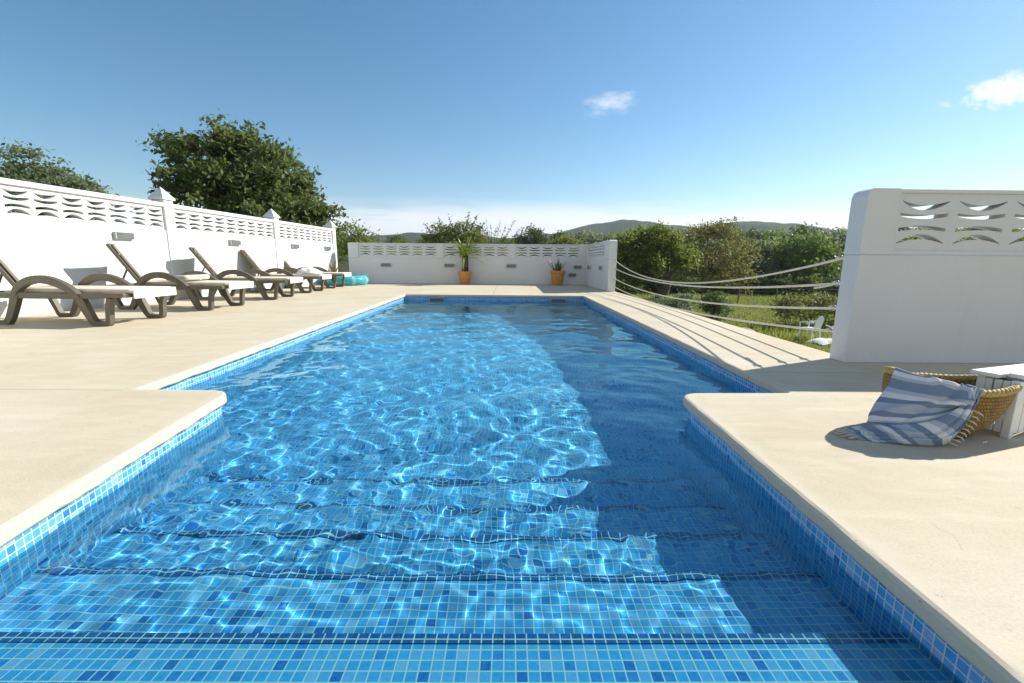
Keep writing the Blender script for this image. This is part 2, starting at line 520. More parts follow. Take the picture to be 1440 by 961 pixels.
def build_terrace():
    prof = [(0.016, 0.0), (0.005, -0.004), (0.0, -0.016), (0.0, -0.046), (0.006, -0.054), (0.06, -0.056)]
    mb = MB()
    dense = []
    for i, p in enumerate(CONTOUR):
        q = CONTOUR[(i + 1) % len(CONTOUR)]
        k = max(1, int((q - p).length / 0.035))
        dense += [p.lerp(q, j / k) for j in range(k)]
    N = len(dense)
    loops = [ring(offset(dense, d), 0.0) for d in (0.115, 0.095, 0.07, 0.045, 0.03, 0.016)] + [ring(offset(dense, d), z) for d, z in prof[1:]]
    # a hand-trowelled edge: small waver in height and overhang
    rr = random.Random(3)
    from mathutils import noise as mn
    for k, lp in enumerate(loops):
        for (x, y, z) in lp:
            if k > 4:
                w1 = mn.noise(Vector((x * 7, y * 7, 0))) + 0.6 * mn.noise(Vector((x * 21, y * 21, 5)))
                w2 = mn.noise(Vector((x * 5, y * 5, 9))) + 0.7 * mn.noise(Vector((x * 17, y * 17, 3)))
                if 6 <= k <= 9: x += 0.0035 * w1; y += 0.0035 * w2
                if k >= 8: z += 0.006 * w2
            mb.v.append((x, y, z))
    for k in range(len(loops) - 1):
        for i in range(N):
            a, b = k * N + i, k * N + (i + 1) % N
            mb.f.append((a, b, b + N, a + N))
    cop = mb.build('coping', M['coping'], smooth=True, angle=18)
    w = cop.data.attributes.new('wear', 'FLOAT', 'POINT')
    lev = [0, 0.25, 0.5, 0.7, 0.9, 1] + [1] * 9
    for i in range(len(mb.v)): w.data[i].value = lev[i // N]
    structure(cop)
    outer = [Vector((-7.6, -3.2)), Vector((7.5, -3.2)), Vector((7.5, 3.56)), Vector((2.79, 3.56)), Vector((2.79, 15.2)), Vector((-7.6, 15.2))]
    inner = offset(CONTOUR, 0.115)
    pts = outer + inner
    tris = tessellate_polygon([[Vector((p.x, p.y, 0)) for p in outer], [Vector((p.x, p.y, 0)) for p in inner]])
    mb = MB()
    mb.v = [(p.x, p.y, 0.0) for p in pts]
    mb.f = [tuple(t) for t in tris]
    no = len(outer)
    n = len(mb.v)
    mb.v += [(p.x, p.y, -0.14) for p in outer]
    for i in range(no):
        mb.f.append((i, (i + 1) % no, n + (i + 1) % no, n + i))
    me = mb.build('terrace', M['deck'])
    structure(me)
    # plastered retaining wall under the terrace edge
    mb = MB()
    inset = offset(outer, -0.06)
    k = len(inset)
    mb.v = ring(inset, -0.14) + ring(inset, -3.2)
    mb.f = [(i, (i + 1) % k, k + (i + 1) % k, k + i) for i in range(k)]
    w = mb.build('retaining_wall', M['plaster'])
    tag(w, 'white plastered retaining wall carrying the pool terrace above the meadow', 'wall')


STEPS = [(0.945, -0.165), (1.27, -0.32), (1.58, -0.47), (1.89, -0.62), (2.235, -0.77)]


def build_pool():
    root = thing('swimming_pool', 'blue mosaic tiled swimming pool with broad steps at the near end', 'pool', (0, 0, 0))
    wall = offset(CONTOUR, 0.03)
    N = len(wall)
    mb = MB()
    mb.v = ring(wall, -0.05) + ring(wall, -1.75)
    mb.f = [(i, (i + 1) % N, N + (i + 1) % N, N + i) for i in range(N)]
    RCV.append(mb.build('pool_wall', M['tile'], root))
    # floor, falling away to the far end
    mb = MB()
    fl = [(2.1, -0.92), (3.2, -0.95), (4.4, -1.01), (5.0, -1.06), (5.7, -1.13), (6.5, -1.24), (7.4, -1.38), (8.5, -1.54), (9.7, -1.70), (10.3, -1.75)]
    for y, z in fl: mb.v += [(-2.7, y, z), (2.0, y, z)]
    mb.f = [(2 * i, 2 * i + 1, 2 * i + 3, 2 * i + 2) for i in range(len(fl) - 1)]
    RCV.append(mb.build('pool_floor', M['tile'], root, smooth=True))
    y0 = 0.25
    for i, (y, z) in enumerate(STEPS):
        s = MB().box(-1.75, 1.15, y0, y - 0.004, -1.75, z).build('step', M['tile'], root)
        RCV.append(s)
        # dark nosing row laid 4 mm proud of the step's edge
        nb = MB()
        nb.v = [(-1.75, y - TS, z + 0.004), (1.15, y - TS, z + 0.004), (1.15, y, z + 0.004), (-1.75, y, z + 0.004), (1.15, y, z - TS), (-1.75, y, z - TS)]
        nb.f = [(0, 1, 2, 3), (3, 2, 4, 5)]
        o = nb.build('nosing', M['tile_dark'], s)
        RCV.append(o)
        y0 = y - 0.004
    for x in (-1.62, 1.15):
        f = MB().box(x - 0.19, x + 0.19, 10.045, 10.08, -0.19, -0.065).build('skimmer', M['lamp_metal'], root, bevel=0.006)
        MB().box(x - 0.16, x + 0.16, 10.035, 10.06, -0.17, -0.085).build('skimmer_mouth', M['lamp_dark'], f)


def wave_height(x, y, seed=11):
    """gentle swell everywhere; the short ripples die away over the deep end"""
    rg = np.random.default_rng(seed)
    h = np.zeros_like(x)
    def sm(a, b):
        t = np.clip((y - a) / (b - a), 0, 1); return t * t * (3 - 2 * t)
    shallow, mid, deep, late = sm(0.88, 1.15), sm(1.25, 2.4), sm(2.4, 5.0), sm(1.7, 3.2)
    for n, l0, l1, slope, env in ((26, 0.34, 1.2, 0.0070, 0.03 + 0.97 * shallow), (28, 0.17, 0.34, 0.0085, (0.02 + 0.36 * shallow + 0.36 * late) * (1 - 0.36 * deep)),
                                  (26, 0.095, 0.17, 0.0088, (0.02 + 0.76 * shallow) * (1 - 0.24 * mid) * (1 - 0.48 * deep)), (30, 0.05, 0.095, 0.0105, (0.02 + 0.98 * shallow) * (1 - 0.93 * mid))):
        lam = np.exp(rg.uniform(math.log(l0), math.log(l1), n))
        th = rg.normal(math.pi * 0.32, 1.2, n); ph = rg.uniform(0, 2 * math.pi, n)
        k = 2 * math.pi / lam
        for i in range(n):
            arg = k[i] * (x * np.cos(th[i]) + y * np.sin(th[i])) + ph[i]
            arg = arg + 0.7 * np.sin(0.9 * x + 0.6 * y + i) + 0.6 * np.sin(1.7 * y - 0.8 * x + 2.1 * i)
            h += env * slope / k[i] * np.sin(arg)
    return h


def build_water():
    xs = np.arange(-2.45, 1.86, 0.0105); ys = np.concatenate([np.arange(0.25, 4.2, 0.0092), np.arange(4.2, 10.2, 0.0145)])
    X, Y = np.meshgrid(xs, ys)
    Z = WATER_Z + wave_height(X, Y)
    poly = offset(CONTOUR, 0.04)
    cx, cy = (X[:-1, :-1] + X[1:, 1:]) / 2, (Y[:-1, :-1] + Y[1:, 1:]) / 2
    inside = np.zeros(cx.shape, bool)
    N = len(poly)
    for i in range(N):
        a, b = poly[i], poly[(i + 1) % N]
        if abs(a.y - b.y) < 1e-9: continue
        cond = ((a.y > cy) != (b.y > cy)) & (cx < (b.x - a.x) * (cy - a.y) / (b.y - a.y) + a.x)
        inside ^= cond
    nx = len(xs)
    idx = np.arange(X.size).reshape(X.shape)
    q = np.stack([idx[:-1, :-1], idx[:-1, 1:], idx[1:, 1:], idx[1:, :-1]], -1)[inside]
    used = np.unique(q)
    remap = -np.ones(X.size, int); remap[used] = np.arange(len(used))
    co = np.stack([X.ravel(), Y.ravel(), Z.ravel()], -1)[used]
    o = np_mesh('water', co, remap[q], M['water'], smooth=True)
    structure(o)
    o.cycles.is_caustics_caster = True


# ------------------------------------------------------------------ walls with breeze blocks
def breeze(mb, u0, n, w, z0, h, y0, y1, seg=12, bold=0.0):
    """n pierced blocks in a row along x from u0: four curved slits each"""
    S = 0.085
    def par(e, m, t): return e + (m - e) * (1 - (2 * t - 1) ** 2)
    slits = [((0.88 + bold * 0.3, 0.80 + bold), (0.865, 0.71 - bold * 0.4)), ((0.665 + bold * 0.5, 0.63 + bold * 0.4), (0.605, 0.56 - bold * 0.4))]
    slits = slits + [((1 - lo[0], 1 - lo[1]), (1 - up[0], 1 - up[1])) for up, lo in slits[::-1]]
    slits = slits[::-1]                                   # bottom to top
    for k in range(n):
        a = u0 + k * w
        xl, xr = a + S * w, a + (1 - S) * w
        def rect(x0, x1):
            mb.add([(x0, y0, z0), (x1, y0, z0), (x1, y0, z0 + h), (x0, y0, z0 + h)], [(0, 1, 2, 3)])
            mb.add([(x0, y1, z0), (x1, y1, z0), (x1, y1, z0 + h), (x0, y1, z0 + h)], [(3, 2, 1, 0)])
        rect(a, xl); rect(xr, a + w)
        cols = []
        for s in range(seg + 1):
            t = s / seg
            zs = [0.0]
            for up, lo in slits: zs += [par(lo[0], lo[1], t), par(up[0], up[1], t)]
            zs.append(1.0)
            cols.append((xl + (xr - xl) * t, [z0 + h * z for z in zs]))
        for s in range(seg):
            (xa, za), (xb, zb) = cols[s], cols[s + 1]
            for b in range(0, len(za), 2):
                mb.add([(xa, y0, za[b]), (xb, y0, zb[b]), (xb, y0, zb[b + 1]), (xa, y0, za[b + 1])], [(0, 1, 2, 3)])
                mb.add([(xa, y1, za[b]), (xb, y1, zb[b]), (xb, y1, zb[b + 1]), (xa, y1, za[b + 1])], [(3, 2, 1, 0)])
            for b in range(1, len(za) - 1, 2):            # slit floor and slit roof
                mb.add([(xa, y0, za[b]), (xb, y0, zb[b]), (xb, y1, zb[b]), (xa, y1, za[b])], [(0, 3, 2, 1)])
                mb.add([(xa, y0, za[b + 1]), (xb, y0, zb[b + 1]), (xb, y1, zb[b + 1]), (xa, y1, za[b + 1])], [(0, 1, 2, 3)])
        for (x, zz), flip in ((cols[0], 0), (cols[-1], 1)):
            for b in range(1, len(zz) - 1, 2):
                mb.add([(x, y0, zz[b]), (x, y1, zz[b]), (x, y1, zz[b + 1]), (x, y0, zz[b + 1])], [(0, 1, 2, 3)])
    return mb


def pier_poly(x0, x1, z1, rl=0.0, rr=0.0):
    pl = [(x0, 0.0), (x1, 0.0)]
    if rr: pl += [(x1, z1 - rr), (x1 - rr * 0.25, z1 - rr * 0.3), (x1 - rr * 0.8, z1)]
    else: pl += [(x1, z1)]
    if rl: pl += [(x0 + rl * 0.8, z1), (x0 + rl * 0.25, z1 - rl * 0.3), (x0, z1 - rl)]
    else: pl += [(x0, z1)]
    return pl


def screen_wall(root, L, T, bays, top, zb, zt, rl=0.0, rr=0.0, recess=0.025, bw=0.43, bev=0.012):
    """plastered wall along local x, face at y=0, thickness T towards +y; bays = [(x0, count)]"""
    spans = [(x0, x0 + n * bw) for x0, n in bays]
    mb = MB()
    # piers between the pierced panels
    edges = [0.0] + [e for s in spans for e in s] + [L]
    for i in range(0, len(edges), 2):
        if edges[i + 1] - edges[i] > 0.02:
            pl = [(x, max(z, zb - 0.034)) for x, z in pier_poly(edges[i], edges[i + 1], top, rl if i == 0 else 0, rr if i == len(edges) - 2 else 0)]
            MB().prism(pl, 'y', 0, T).build('pier', M['plaster'], root, bevel=bev)
    MB().box(0.001, L - 0.001, 0.001, T - 0.001, 0, zb - 0.035).build('base_wall', M['plaster'], root, bevel=bev)
    for (a, b), (x0, n) in zip(spans, bays):
        MB().box(a + 0.001, b - 0.001, 0.018, T - 0.01, zb - 0.035, zb).build('bottom_rail', M['plaster'], root)
        breeze(MB(), x0 + 0.001, n, bw - 0.002 / n, zb + 0.001, zt - zb - 0.002, recess, T - recess).build('breeze_block_panel', M['block'], root, recalc=False)
        MB().box(a + 0.001, b - 0.001, 0.004, T - 0.004, zt, top - 0.004).build('top_rail', M['plaster'], root, bevel=0.008)


def make_wall_light():
    t = thing('wall_light', '', 'wall light')
    # long oblong louvred lamp; face towards local -y
    MB().box(-0.17, 0.17, -0.045, 0.01, -0.055, 0.055).build('housing', M['lamp_metal'], t, bevel=0.006)
    m = MB()
    for k in range(4):
        z = -0.036 + k * 0.024
        m.box(-0.145, 0.145, -0.052, -0.044, z - 0.007, z + 0.007)
    m.build('louvre_grille', M['lamp_dark'], t)
    return t


LIGHT0 = []


def wall_light(loc, rz, label, sx=1.0):
    if not LIGHT0:
        o = make_wall_light(); LIGHT0.append(o)
    else:
        o = copy_tree(LIGHT0[0])
    o.location = loc; o.rotation_euler = (0, 0, rz); o.scale = (sx, 1, 1)
    o['label'] = label; o['group'] = 'oblong wall lights'
    return o


LW0, LWD = Vector((-6.43, 5.6)), Vector((0.0772, 1.0)).normalized()


def lw(Y): return Vector((-6.43 + 0.0772 * (Y - 5.6), Y))


def build_walls():
    # back wall: face at y=14.85 looking to the camera
    b = thing('back_wall', 'white breeze block wall at the far end, behind the two pots', 'wall', (-5.28, 14.85, 0))
    screen_wall(b, 7.95, 0.2, [(0.34, 6), (3.14, 5), (5.50, 5)], 1.315, 0.86, 1.285, recess=0.03)
    # right flank wall of the far end
    s = thing('side_wall', 'short white wall with four ropes tied to its rounded end', 'wall', (2.56, 11.45, 0), R(90))
    # local x runs away from the camera (+Y); local +y runs to -X, so the pool face is at local y=0 .. shift
    s.location = (2.77, 11.45, 0)
    screen_wall(s, 3.39, 0.2, [(0.62, 6)], 1.315, 0.86, 1.285, rl=0.09, recess=0.03)
    # near right wall
    r_ = thing('near_wall', 'tall shaded white breeze block wall at right behind the straw basket', 'wall', (2.635, 3.35, 0))
    screen_wall(r_, 4.8, 0.165, [(0.245, 10)], 1.31, 0.865, 1.278, rl=0.055, recess=0.025, bev=0.006)
    # left wall: local x runs along it away from camera; its lit face looks to +X (local -y)
    ang = math.atan2(LWD.y, LWD.x)
    o = lw(-1.5)
    lwt = thing('boundary_wall', 'long sunlit white boundary wall with capped posts behind the loungers', 'wall', (o.x, o.y, 0), ang)
    L = (14.97 + 1.5) / LWD.y
    pos = [(Y + 1.5) / LWD.y for Y in (1.78, 5.06, 8.40, 11.70, 14.86)]
    MB().box(0, L, 0.0, 0.2, 0, 1.255).build('base_wall', M['plaster'], lwt)
    MB().box(0, L, -0.012, 0.212, 1.668, 1.742).build('top_rail', M['plaster'], lwt, bevel=0.012)
    prev = 0.0
    for k, u in enumerate(pos):
        p = MB().box(u - 0.105, u + 0.105, -0.02, 0.22, 0.0, 1.80).build('post', M['plaster'], lwt, bevel=0.01)
        c = MB()
        c.box(u - 0.14, u + 0.14, -0.042, 0.242, 1.80, 1.83)
        q = 0.14
        c.add([(u - q, -0.042, 1.831), (u + q, -0.042, 1.831), (u + q, 0.242, 1.831), (u - q, 0.242, 1.831), (u, 0.10, 2.03)],
              [(0, 1, 4), (1, 2, 4), (2, 3, 4), (3, 0, 4), (3, 2, 1, 0)])
        c.build('post_cap', M['plaster'], p)
        a, e = prev, u - 0.105
        n = max(1, round((e - a) / 0.338))
        if e - a > 0.3:
            breeze(MB(), a, n, (e - a) / n, 1.256, 0.411, 0.02, 0.18, bold=0.035).build('breeze_block_panel', M['block'], lwt, recalc=False)
        prev = u + 0.105
    # lights
    nL = R(90) + math.atan2(LWD.y, LWD.x) - R(90)
    for Y, lab in ((7.43, 'grey oblong lamp on sunlit left wall, the one nearest the camera'),
                   (10.06, 'grey oblong lamp on sunlit left wall, between the first and second post seen'),
                   (12.47, 'grey oblong lamp on sunlit left wall, just past the middle capped post'),
                   (14.34, 'grey oblong lamp on sunlit left wall, farthest along, by the end post')):
        p = lw(Y)
        wall_light((p.x + 0.004, p.y, 1.115), math.atan2(LWD.y, LWD.x), lab)
    for x, lab in ((-4.05, 'dark oblong lamp on the back wall, above the turquoise swim ring'),
                   (-1.955, 'dark oblong lamp on the back wall, beside the tall potted yucca'),
                   (0.10, 'dark oblong lamp on the back wall, midway between the two pots')):
        wall_light((x, 14.846, 0.60), 0, lab)
    wall_light((2.30, 14.846, 0.585), 0, 'dark oblong lamp tucked into the corner of the back wall', 0.8)
    wall_light((2.13, 14.846, 0.325), 0, 'low dark oblong lamp near the ground beside the aloe pot', 0.75)
    wall_light((2.566, 14.05, 0.585), R(-90), 'dark oblong lamp on the short side wall, nearer its inner corner')
    wall_light((2.566, 12.3, 0.595), R(-90), 'dark oblong lamp on the short side wall, nearer the ropes')
    # low garden wall seen through the gap
    g = thing('garden_wall', 'low beige garden wall with a flat cap seen through the far left gap', 'wall', (-8.2, 19.0, 0))
    MB().box(-3.0, 2.9, 0, 0.25, -2.6, 0.80).build('wall_body', M['stone_wall'], g)
    MB().box(-3.05, 2.95, -0.05, 0.30, 0.80, 0.90).build('wall_cap', M['stone_wall'], g, bevel=0.02)


# ------------------------------------------------------------------ loungers
def rounded_slab(x0, x1, y0, y1, z0, z1, r_=0.02):
    """cushion: a slab with rounded rim"""
    mb = MB()
    rings = []
    prof = [(r_, 0.0), (r_ * 0.3, r_ * 0.3), (0, r_), (0, (z1 - z0) - r_), (r_ * 0.3, (z1 - z0) - r_ * 0.3), (r_, z1 - z0)]
    n = 5
    for d, dz in prof:
        pts = []
        cr = 0.06
        for (cx, cy, a0) in ((x1 - cr, y1 - cr, 0), (x0 + cr, y1 - cr, 90), (x0 + cr, y0 + cr, 180), (x1 - cr, y0 + cr, 270)):
            for k in range(n):
                a = R(a0 + 90 * k / (n - 1))
                pts.append((cx + (cr - d) * math.cos(a), cy + (cr - d) * math.sin(a), z0 + dz))
        rings.append(pts)
    N = len(rings[0])
    for p in rings: mb.v += p
    for i in range(len(rings) - 1):
        for k in range(N):
            a, b = i * N + k, i * N + (k + 1) % N
            mb.f.append((a, b, b + N, a + N))
    mb.f.append(tuple(range(N))[::-1]); mb.f.append(tuple(range((len(rings) - 1) * N, len(rings) * N)))
    return mb


LOUNGE_G = 'loungers in a row along the left wall'


def make_lounger():
    t = thing('sun_lounger', '', 'sun lounger', group=LOUNGE_G)
    W = 0.36
    rs = M['resin']
    fr = MB()
    for s in (-1, 1):
        y0, y1 = (s * W - 0.025, s * W + 0.025)
        fr.band([(-1.90, 0.325), (-1.5, 0.335), (-0.9, 0.33), (-0.3, 0.335), (0.11, 0.345)], [0.06, 0.065, 0.06, 0.06, 0.045], y0, y1)
    fr.box(0.06, 0.115, -W + 0.026, W - 0.026, 0.318, 0.358)
    fr.box(-1.90, -1.85, -W + 0.026, W - 0.026, 0.30, 0.35)
    for x in (-1.0, -0.75, -0.5, -0.25): fr.box(x - 0.05, x + 0.05, -W + 0.026, W - 0.026, 0.325, 0.345)
    fr.build('seat_frame', rs, t, bevel=0.006)
    for s in (-1, 1):
        y0, y1 = s * W - 0.034, s * W + 0.034
        arch = catmull([(-1.17, 0.335, 0), (-1.12, 0.43, 0), (-0.98, 0.515, 0), (-0.80, 0.535, 0), (-0.62, 0.485, 0), (-0.48, 0.40, 0), (-0.40, 0.325, 0)], 5)
        n = len(arch)
        wd = [0.052 + 0.038 * math.sin(math.pi * i / (n - 1)) for i in range(n)]
        MB().band([(p.x, p.y - 0.02) for p in arch], wd, y0, y1).build('armrest', rs, t, bevel=0.008)
        # front leg: thick slanting strut, flat foot, thin upright
        y0, y1 = s * W - 0.031, s * W + 0.031
        fl = catmull([(-0.41, 0.31, 0), (-0.345, 0.16, 0), (-0.285, 0.045, 0), (-0.24, 0.024, 0), (-0.14, 0.024, 0), (-0.105, 0.05, 0), (-0.09, 0.18, 0), (-0.06, 0.315, 0)], 5)
        n = len(fl)
        wd = [0.085 - 0.04 * min(1, i / (0.45 * n)) + 0.008 for i in range(n)]
        MB().band([(p.x, p.y) for p in fl], wd, y0, y1).build('leg', rs, t, bevel=0.007)
        rl = catmull([(-1.15, 0.35, 0), (-1.215, 0.19, 0), (-1.29, 0.05, 0), (-1.335, 0.024, 0), (-1.45, 0.024, 0), (-1.485, 0.05, 0), (-1.54, 0.18, 0), (-1.60, 0.315, 0)], 5)
        MB().band([(p.x, p.y) for p in rl], wd, y0, y1).build('leg', rs, t, bevel=0.007)
    c = rounded_slab(-1.16, 0.145, -0.305, 0.305, 0.362, 0.413, 0.02).build('seat_cushion', M['canvas'], t, smooth=True, angle=60)
    MB().box(0.146, 0.164, -0.30, 0.30, 0.305, 0.408).build('foot_flap', M['canvas_white'], c, bevel=0.008)
    # raised back: built flat then tilted about its hinge
    a = R(53.5)
    def tilt(mb):
        out = []
        for (x, y, z) in mb.v:
            dx, dz = x, z
            out.append((-1.15 - (dx * math.cos(a)) - dz * (-math.sin(a)) * 1.0, y, 0.375 + dx * math.sin(a) + dz * math.cos(a)))
        mb.v = out
        return mb
    bf = MB()
    for s in (-1, 1): bf.box(0, 0.74, s * 0.29 - 0.025, s * 0.29 + 0.025, -0.045, 0.0)
    for x in (0.08, 0.24, 0.40, 0.56): bf.box(x - 0.05, x + 0.05, -0.264, 0.264, -0.03, -0.01)
    bf.box(0.69, 0.735, -0.264, 0.264, -0.042, -0.002)
    back = tilt(bf).build('backrest', rs, t, bevel=0.006)
    cu = tilt(rounded_slab(0.03, 0.725, -0.285, 0.285, 0.002, 0.05, 0.018)).build('back_cushion', M['canvas'], back, smooth=True, angle=60)
    st = MB()
    st.box(0.52, 0.55, -0.292, 0.292, -0.05, 0.056)
    tilt(st).build('headrest_strap', M['canvas_white'], back)
    for y in (-0.24, 0.24): MB().tube([(-1.38, y, 0.66), (-1.56, y, 0.34)], 0.013).build('prop_strut', rs, t)
    return t


def build_loungers():
    feet = [((-4.565, 5.004), (-4.517, 5.64), 'sun lounger nearest the camera, its raised back cut off at left'),
            ((-4.495, 6.549), (-4.45, 7.296), 'second sun lounger from the camera, with a folded beige towel on it'),
            ((-4.471, 8.378), (-4.533, 9.133), 'middle sun lounger of the row, in front of the first wall post seen'),
            ((-4.609, 10.149), (-4.66, 10.95), 'fourth sun lounger away, with a crumpled white towel on its foot'),
            ((-4.716, 11.861), (-4.801, 12.70), 'farthest sun lounger of the row, beside the turquoise swim ring')]
    proto = make_lounger()
    out = []
    for i, (a, b, lab) in enumerate(feet):
        o = proto if i == 0 else copy_tree(proto)
        a, b = Vector(a), Vector(b)
        c = (a + b) / 2
        d = (b - a).normalized()
        ang = math.atan2(d.y, d.x) - R(90)
        ang = max(-R(9), min(R(3), ang * 0.7))
        # local foot centre sits at x=-0.19
        ax = Vector((math.cos(ang), math.sin(ang)))
        o.location = (c.x + 0.19 * ax.x, c.y + 0.19 * ax.y, 0)
        o.rotation_euler = (0, 0, ang)
        o['label'] = lab
        out.append((o.location.copy(), ang))
    return out


def crumple(name, mat, loc, rz, w, d, h, seed, label, cat, fold=3):
    rg = np.random.default_rng(seed)
    n = 36
    u, v = np.meshgrid(np.linspace(-1, 1, n), np.linspace(-1, 1, n))
    z = np.zeros_like(u)
    for k in range(14):
        f = rg.uniform(1.5, 6); th = rg.uniform(0, math.pi); p = rg.uniform(0, 6.28)
        z += np.abs(np.sin(f * (u * np.cos(th) + v * np.sin(th)) + p)) / f
    z = z / z.max()
    r_ = np.sqrt(u * u + v * v)
    env = np.clip(1 - (np.abs(u) ** 4 + np.abs(v) ** 4) * 0.95, 0, 1)
    z = 0.004 + h * z * env
    edge = 1 + 0.12 * np.sin(5 * np.arctan2(v, u) + seed)
    co = np.stack([u * w / 2 * edge, v * d / 2 * edge, z], -1).reshape(-1, 3)
    idx = np.arange(n * n).reshape(n, n)
    q = np.stack([idx[:-1, :-1], idx[:-1, 1:], idx[1:, 1:], idx[1:, :-1]], -1).reshape(-1, 4)
    o = np_mesh(name, co, q, mat, smooth=True)
    s = o.modifiers.new('cloth', 'SOLIDIFY'); s.thickness = 0.006; s.offset = 1
    o.location = loc; o.rotation_euler = (0, 0, rz)
    return tag(o, label, cat)


# ------------------------------------------------------------------ pots, ring, ropes
def strap_leaf(mb, base, az, L, w, rise, droop, seg=8, fold=0.35):
    d = Vector((math.cos(az), math.sin(az), 0)); s = Vector((-d.y, d.x, 0))
    n = len(mb.v)
    for i in range(seg + 1):
        t = i / seg
        p = Vector(base) + d * (L * t * math.cos(rise) * (1 - 0.15 * t)) + Vector((0, 0, L * (math.sin(rise) * t - droop * t * t)))
        ww = w * (0.55 + 1.3 * t - 1.85 * t * t) if t < 0.999 else 0.0
        ww = max(ww, 0.001)
        mb.v += [tuple(p - s * ww), tuple(p - Vector((0, 0, fold * ww))), tuple(p + s * ww)]
    for i in range(seg):
        a = n + i * 3
        mb.f += [(a, a + 1, a + 4, a + 3), (a + 1, a + 2, a + 5, a + 4)]


def build_pots():
    rg = random.Random(5)
    pot_prof = [(0.0, 0.0), (0.145, 0.0), (0.155, 0.012), (0.205, 0.34), (0.208, 0.355), (0.228, 0.36), (0.232, 0.37), (0.232, 0.415), (0.225, 0.425), (0.205, 0.42), (0.195, 0.36), (0.0, 0.36)]
    t = thing('potted_yucca', 'tall yucca with a bare dark stem in a terracotta pot', 'potted plant', (-1.415, 14.55, 0), group='terracotta pots by the back wall')
    MB().lathe(pot_prof, 36).build('pot', M['terracotta'], t, smooth=True, angle=40)
    MB().lathe([(0.0, 0.385), (0.19, 0.382)], 24).build('soil', M['soil'], t)
    st = MB()
    st.tube([(0, 0, 0.36), (0.02, 0.01, 0.6), (0.015, 0, 0.85), (0.03, 0, 1.0)], [0.115, 0.10, 0.10, 0.075], 12)
    st.build('stem', M['bark'], t, smooth=True)
    lf = MB()
    for i in range(64):
        h = rg.uniform(0, 1)
        strap_leaf(lf, (0.03, 0, 0.86 + 0.18 * h), rg.uniform(0, 6.28), rg.uniform(0.70, 1.02), rg.uniform(0.030, 0.046), R(rg.uniform(0, 52) + 24 * h), rg.uniform(0.2, 0.6))
    lf.build('leaves', M['palm_leaf'], t, smooth=True, recalc=False)
    lf = MB()
    for i in range(5): strap_leaf(lf, (0.0, 0, 0.42), rg.uniform(2.4, 4.0) if i < 3 else rg.uniform(0, 6.28), rg.uniform(0.25, 0.36), 0.016, R(50), 0.7)
    lf.build('side_shoot', M['agave_leaf'], t, smooth=True, recalc=False)

    t = thing('potted_aloe', 'spiky aloe in a terracotta pot in the shaded far corner', 'potted plant', (1.60, 14.45, 0), group='terracotta pots by the back wall')
    MB().lathe([(r_ * 1.08, z * 1.1) for r_, z in pot_prof], 36).build('pot', M['terracotta'], t, smooth=True, angle=40)
    MB().lathe([(0.0, 0.42), (0.20, 0.418)], 24).build('soil', M['soil'], t)
    lf = MB()
    for i in range(30):
        strap_leaf(lf, (rg.uniform(-.09, .09), rg.uniform(-.09, .09), 0.42), rg.uniform(0, 6.28), rg.uniform(0.36, 0.62), 0.024, R(rg.uniform(38, 85)), rg.uniform(0.0, 0.25), 6, 0.7)
    lf.build('leaves', M['aloe_leaf'], t, smooth=True, recalc=False)
    lf = MB()
    strap_leaf(lf, (-0.05, 0, 0.42), R(170), 0.62, 0.014, R(58), 0.05, 6)
    lf.build('flower_stalk', M['agave_leaf'], t, smooth=True, recalc=False)

    t = thing('potted_cordyline', 'bronze strap leaved plant at the far end of the left wall', 'potted plant', (-5.42, 13.9, 0))
    MB().lathe([(r_ * 0.75, z * 0.7) for r_, z in pot_prof], 28).build('pot', M['terracotta'], t, smooth=True, angle=40)
    lf = MB()
    for i in range(34): strap_leaf(lf, (0, 0, 0.26), rg.uniform(0, 6.28), rg.uniform(0.40, 0.75), 0.018, R(rg.uniform(35, 86)), rg.uniform(0.05, 0.4), 7)
    lf.build('leaves', M['agave_leaf'], t, smooth=True, recalc=False)

    # swim ring
    mb = MB(); R0, r0, n, m = 0.55, 0.145, 56, 18
    for i in range(n):
        a = 2 * math.pi * i / n
        puck = 1 + 0.018 * math.cos(28 * a)
        for k in range(m):
            b = 2 * math.pi * k / m
            q = r0 * puck
            mb.v.append(((R0 + q * math.cos(b)) * math.cos(a), (R0 + q * math.cos(b)) * math.sin(a), r0 + q * math.sin(b) * (0.98 if math.sin(b) > 0 else 1)))
    for i in range(n):
        for k in range(m):
            mb.f.append((i * m + k, ((i + 1) % n) * m + k, ((i + 1) % n) * m + (k + 1) % m, i * m + (k + 1) % m))
    t = thing('swim_ring', 'turquoise inflatable swim ring lying on the terrace', 'swim ring', (-5.02, 13.75, 0))
    MB.build(mb, 'inflated_tube', M['vinyl'], t, smooth=True)
    MB().tube([(R0 + 0.03, 0.1, 2 * r0 - 0.008), (R0 + 0.03, 0.1, 2 * r0 + 0.02)], 0.014).build('valve', M['white_plastic'], t)


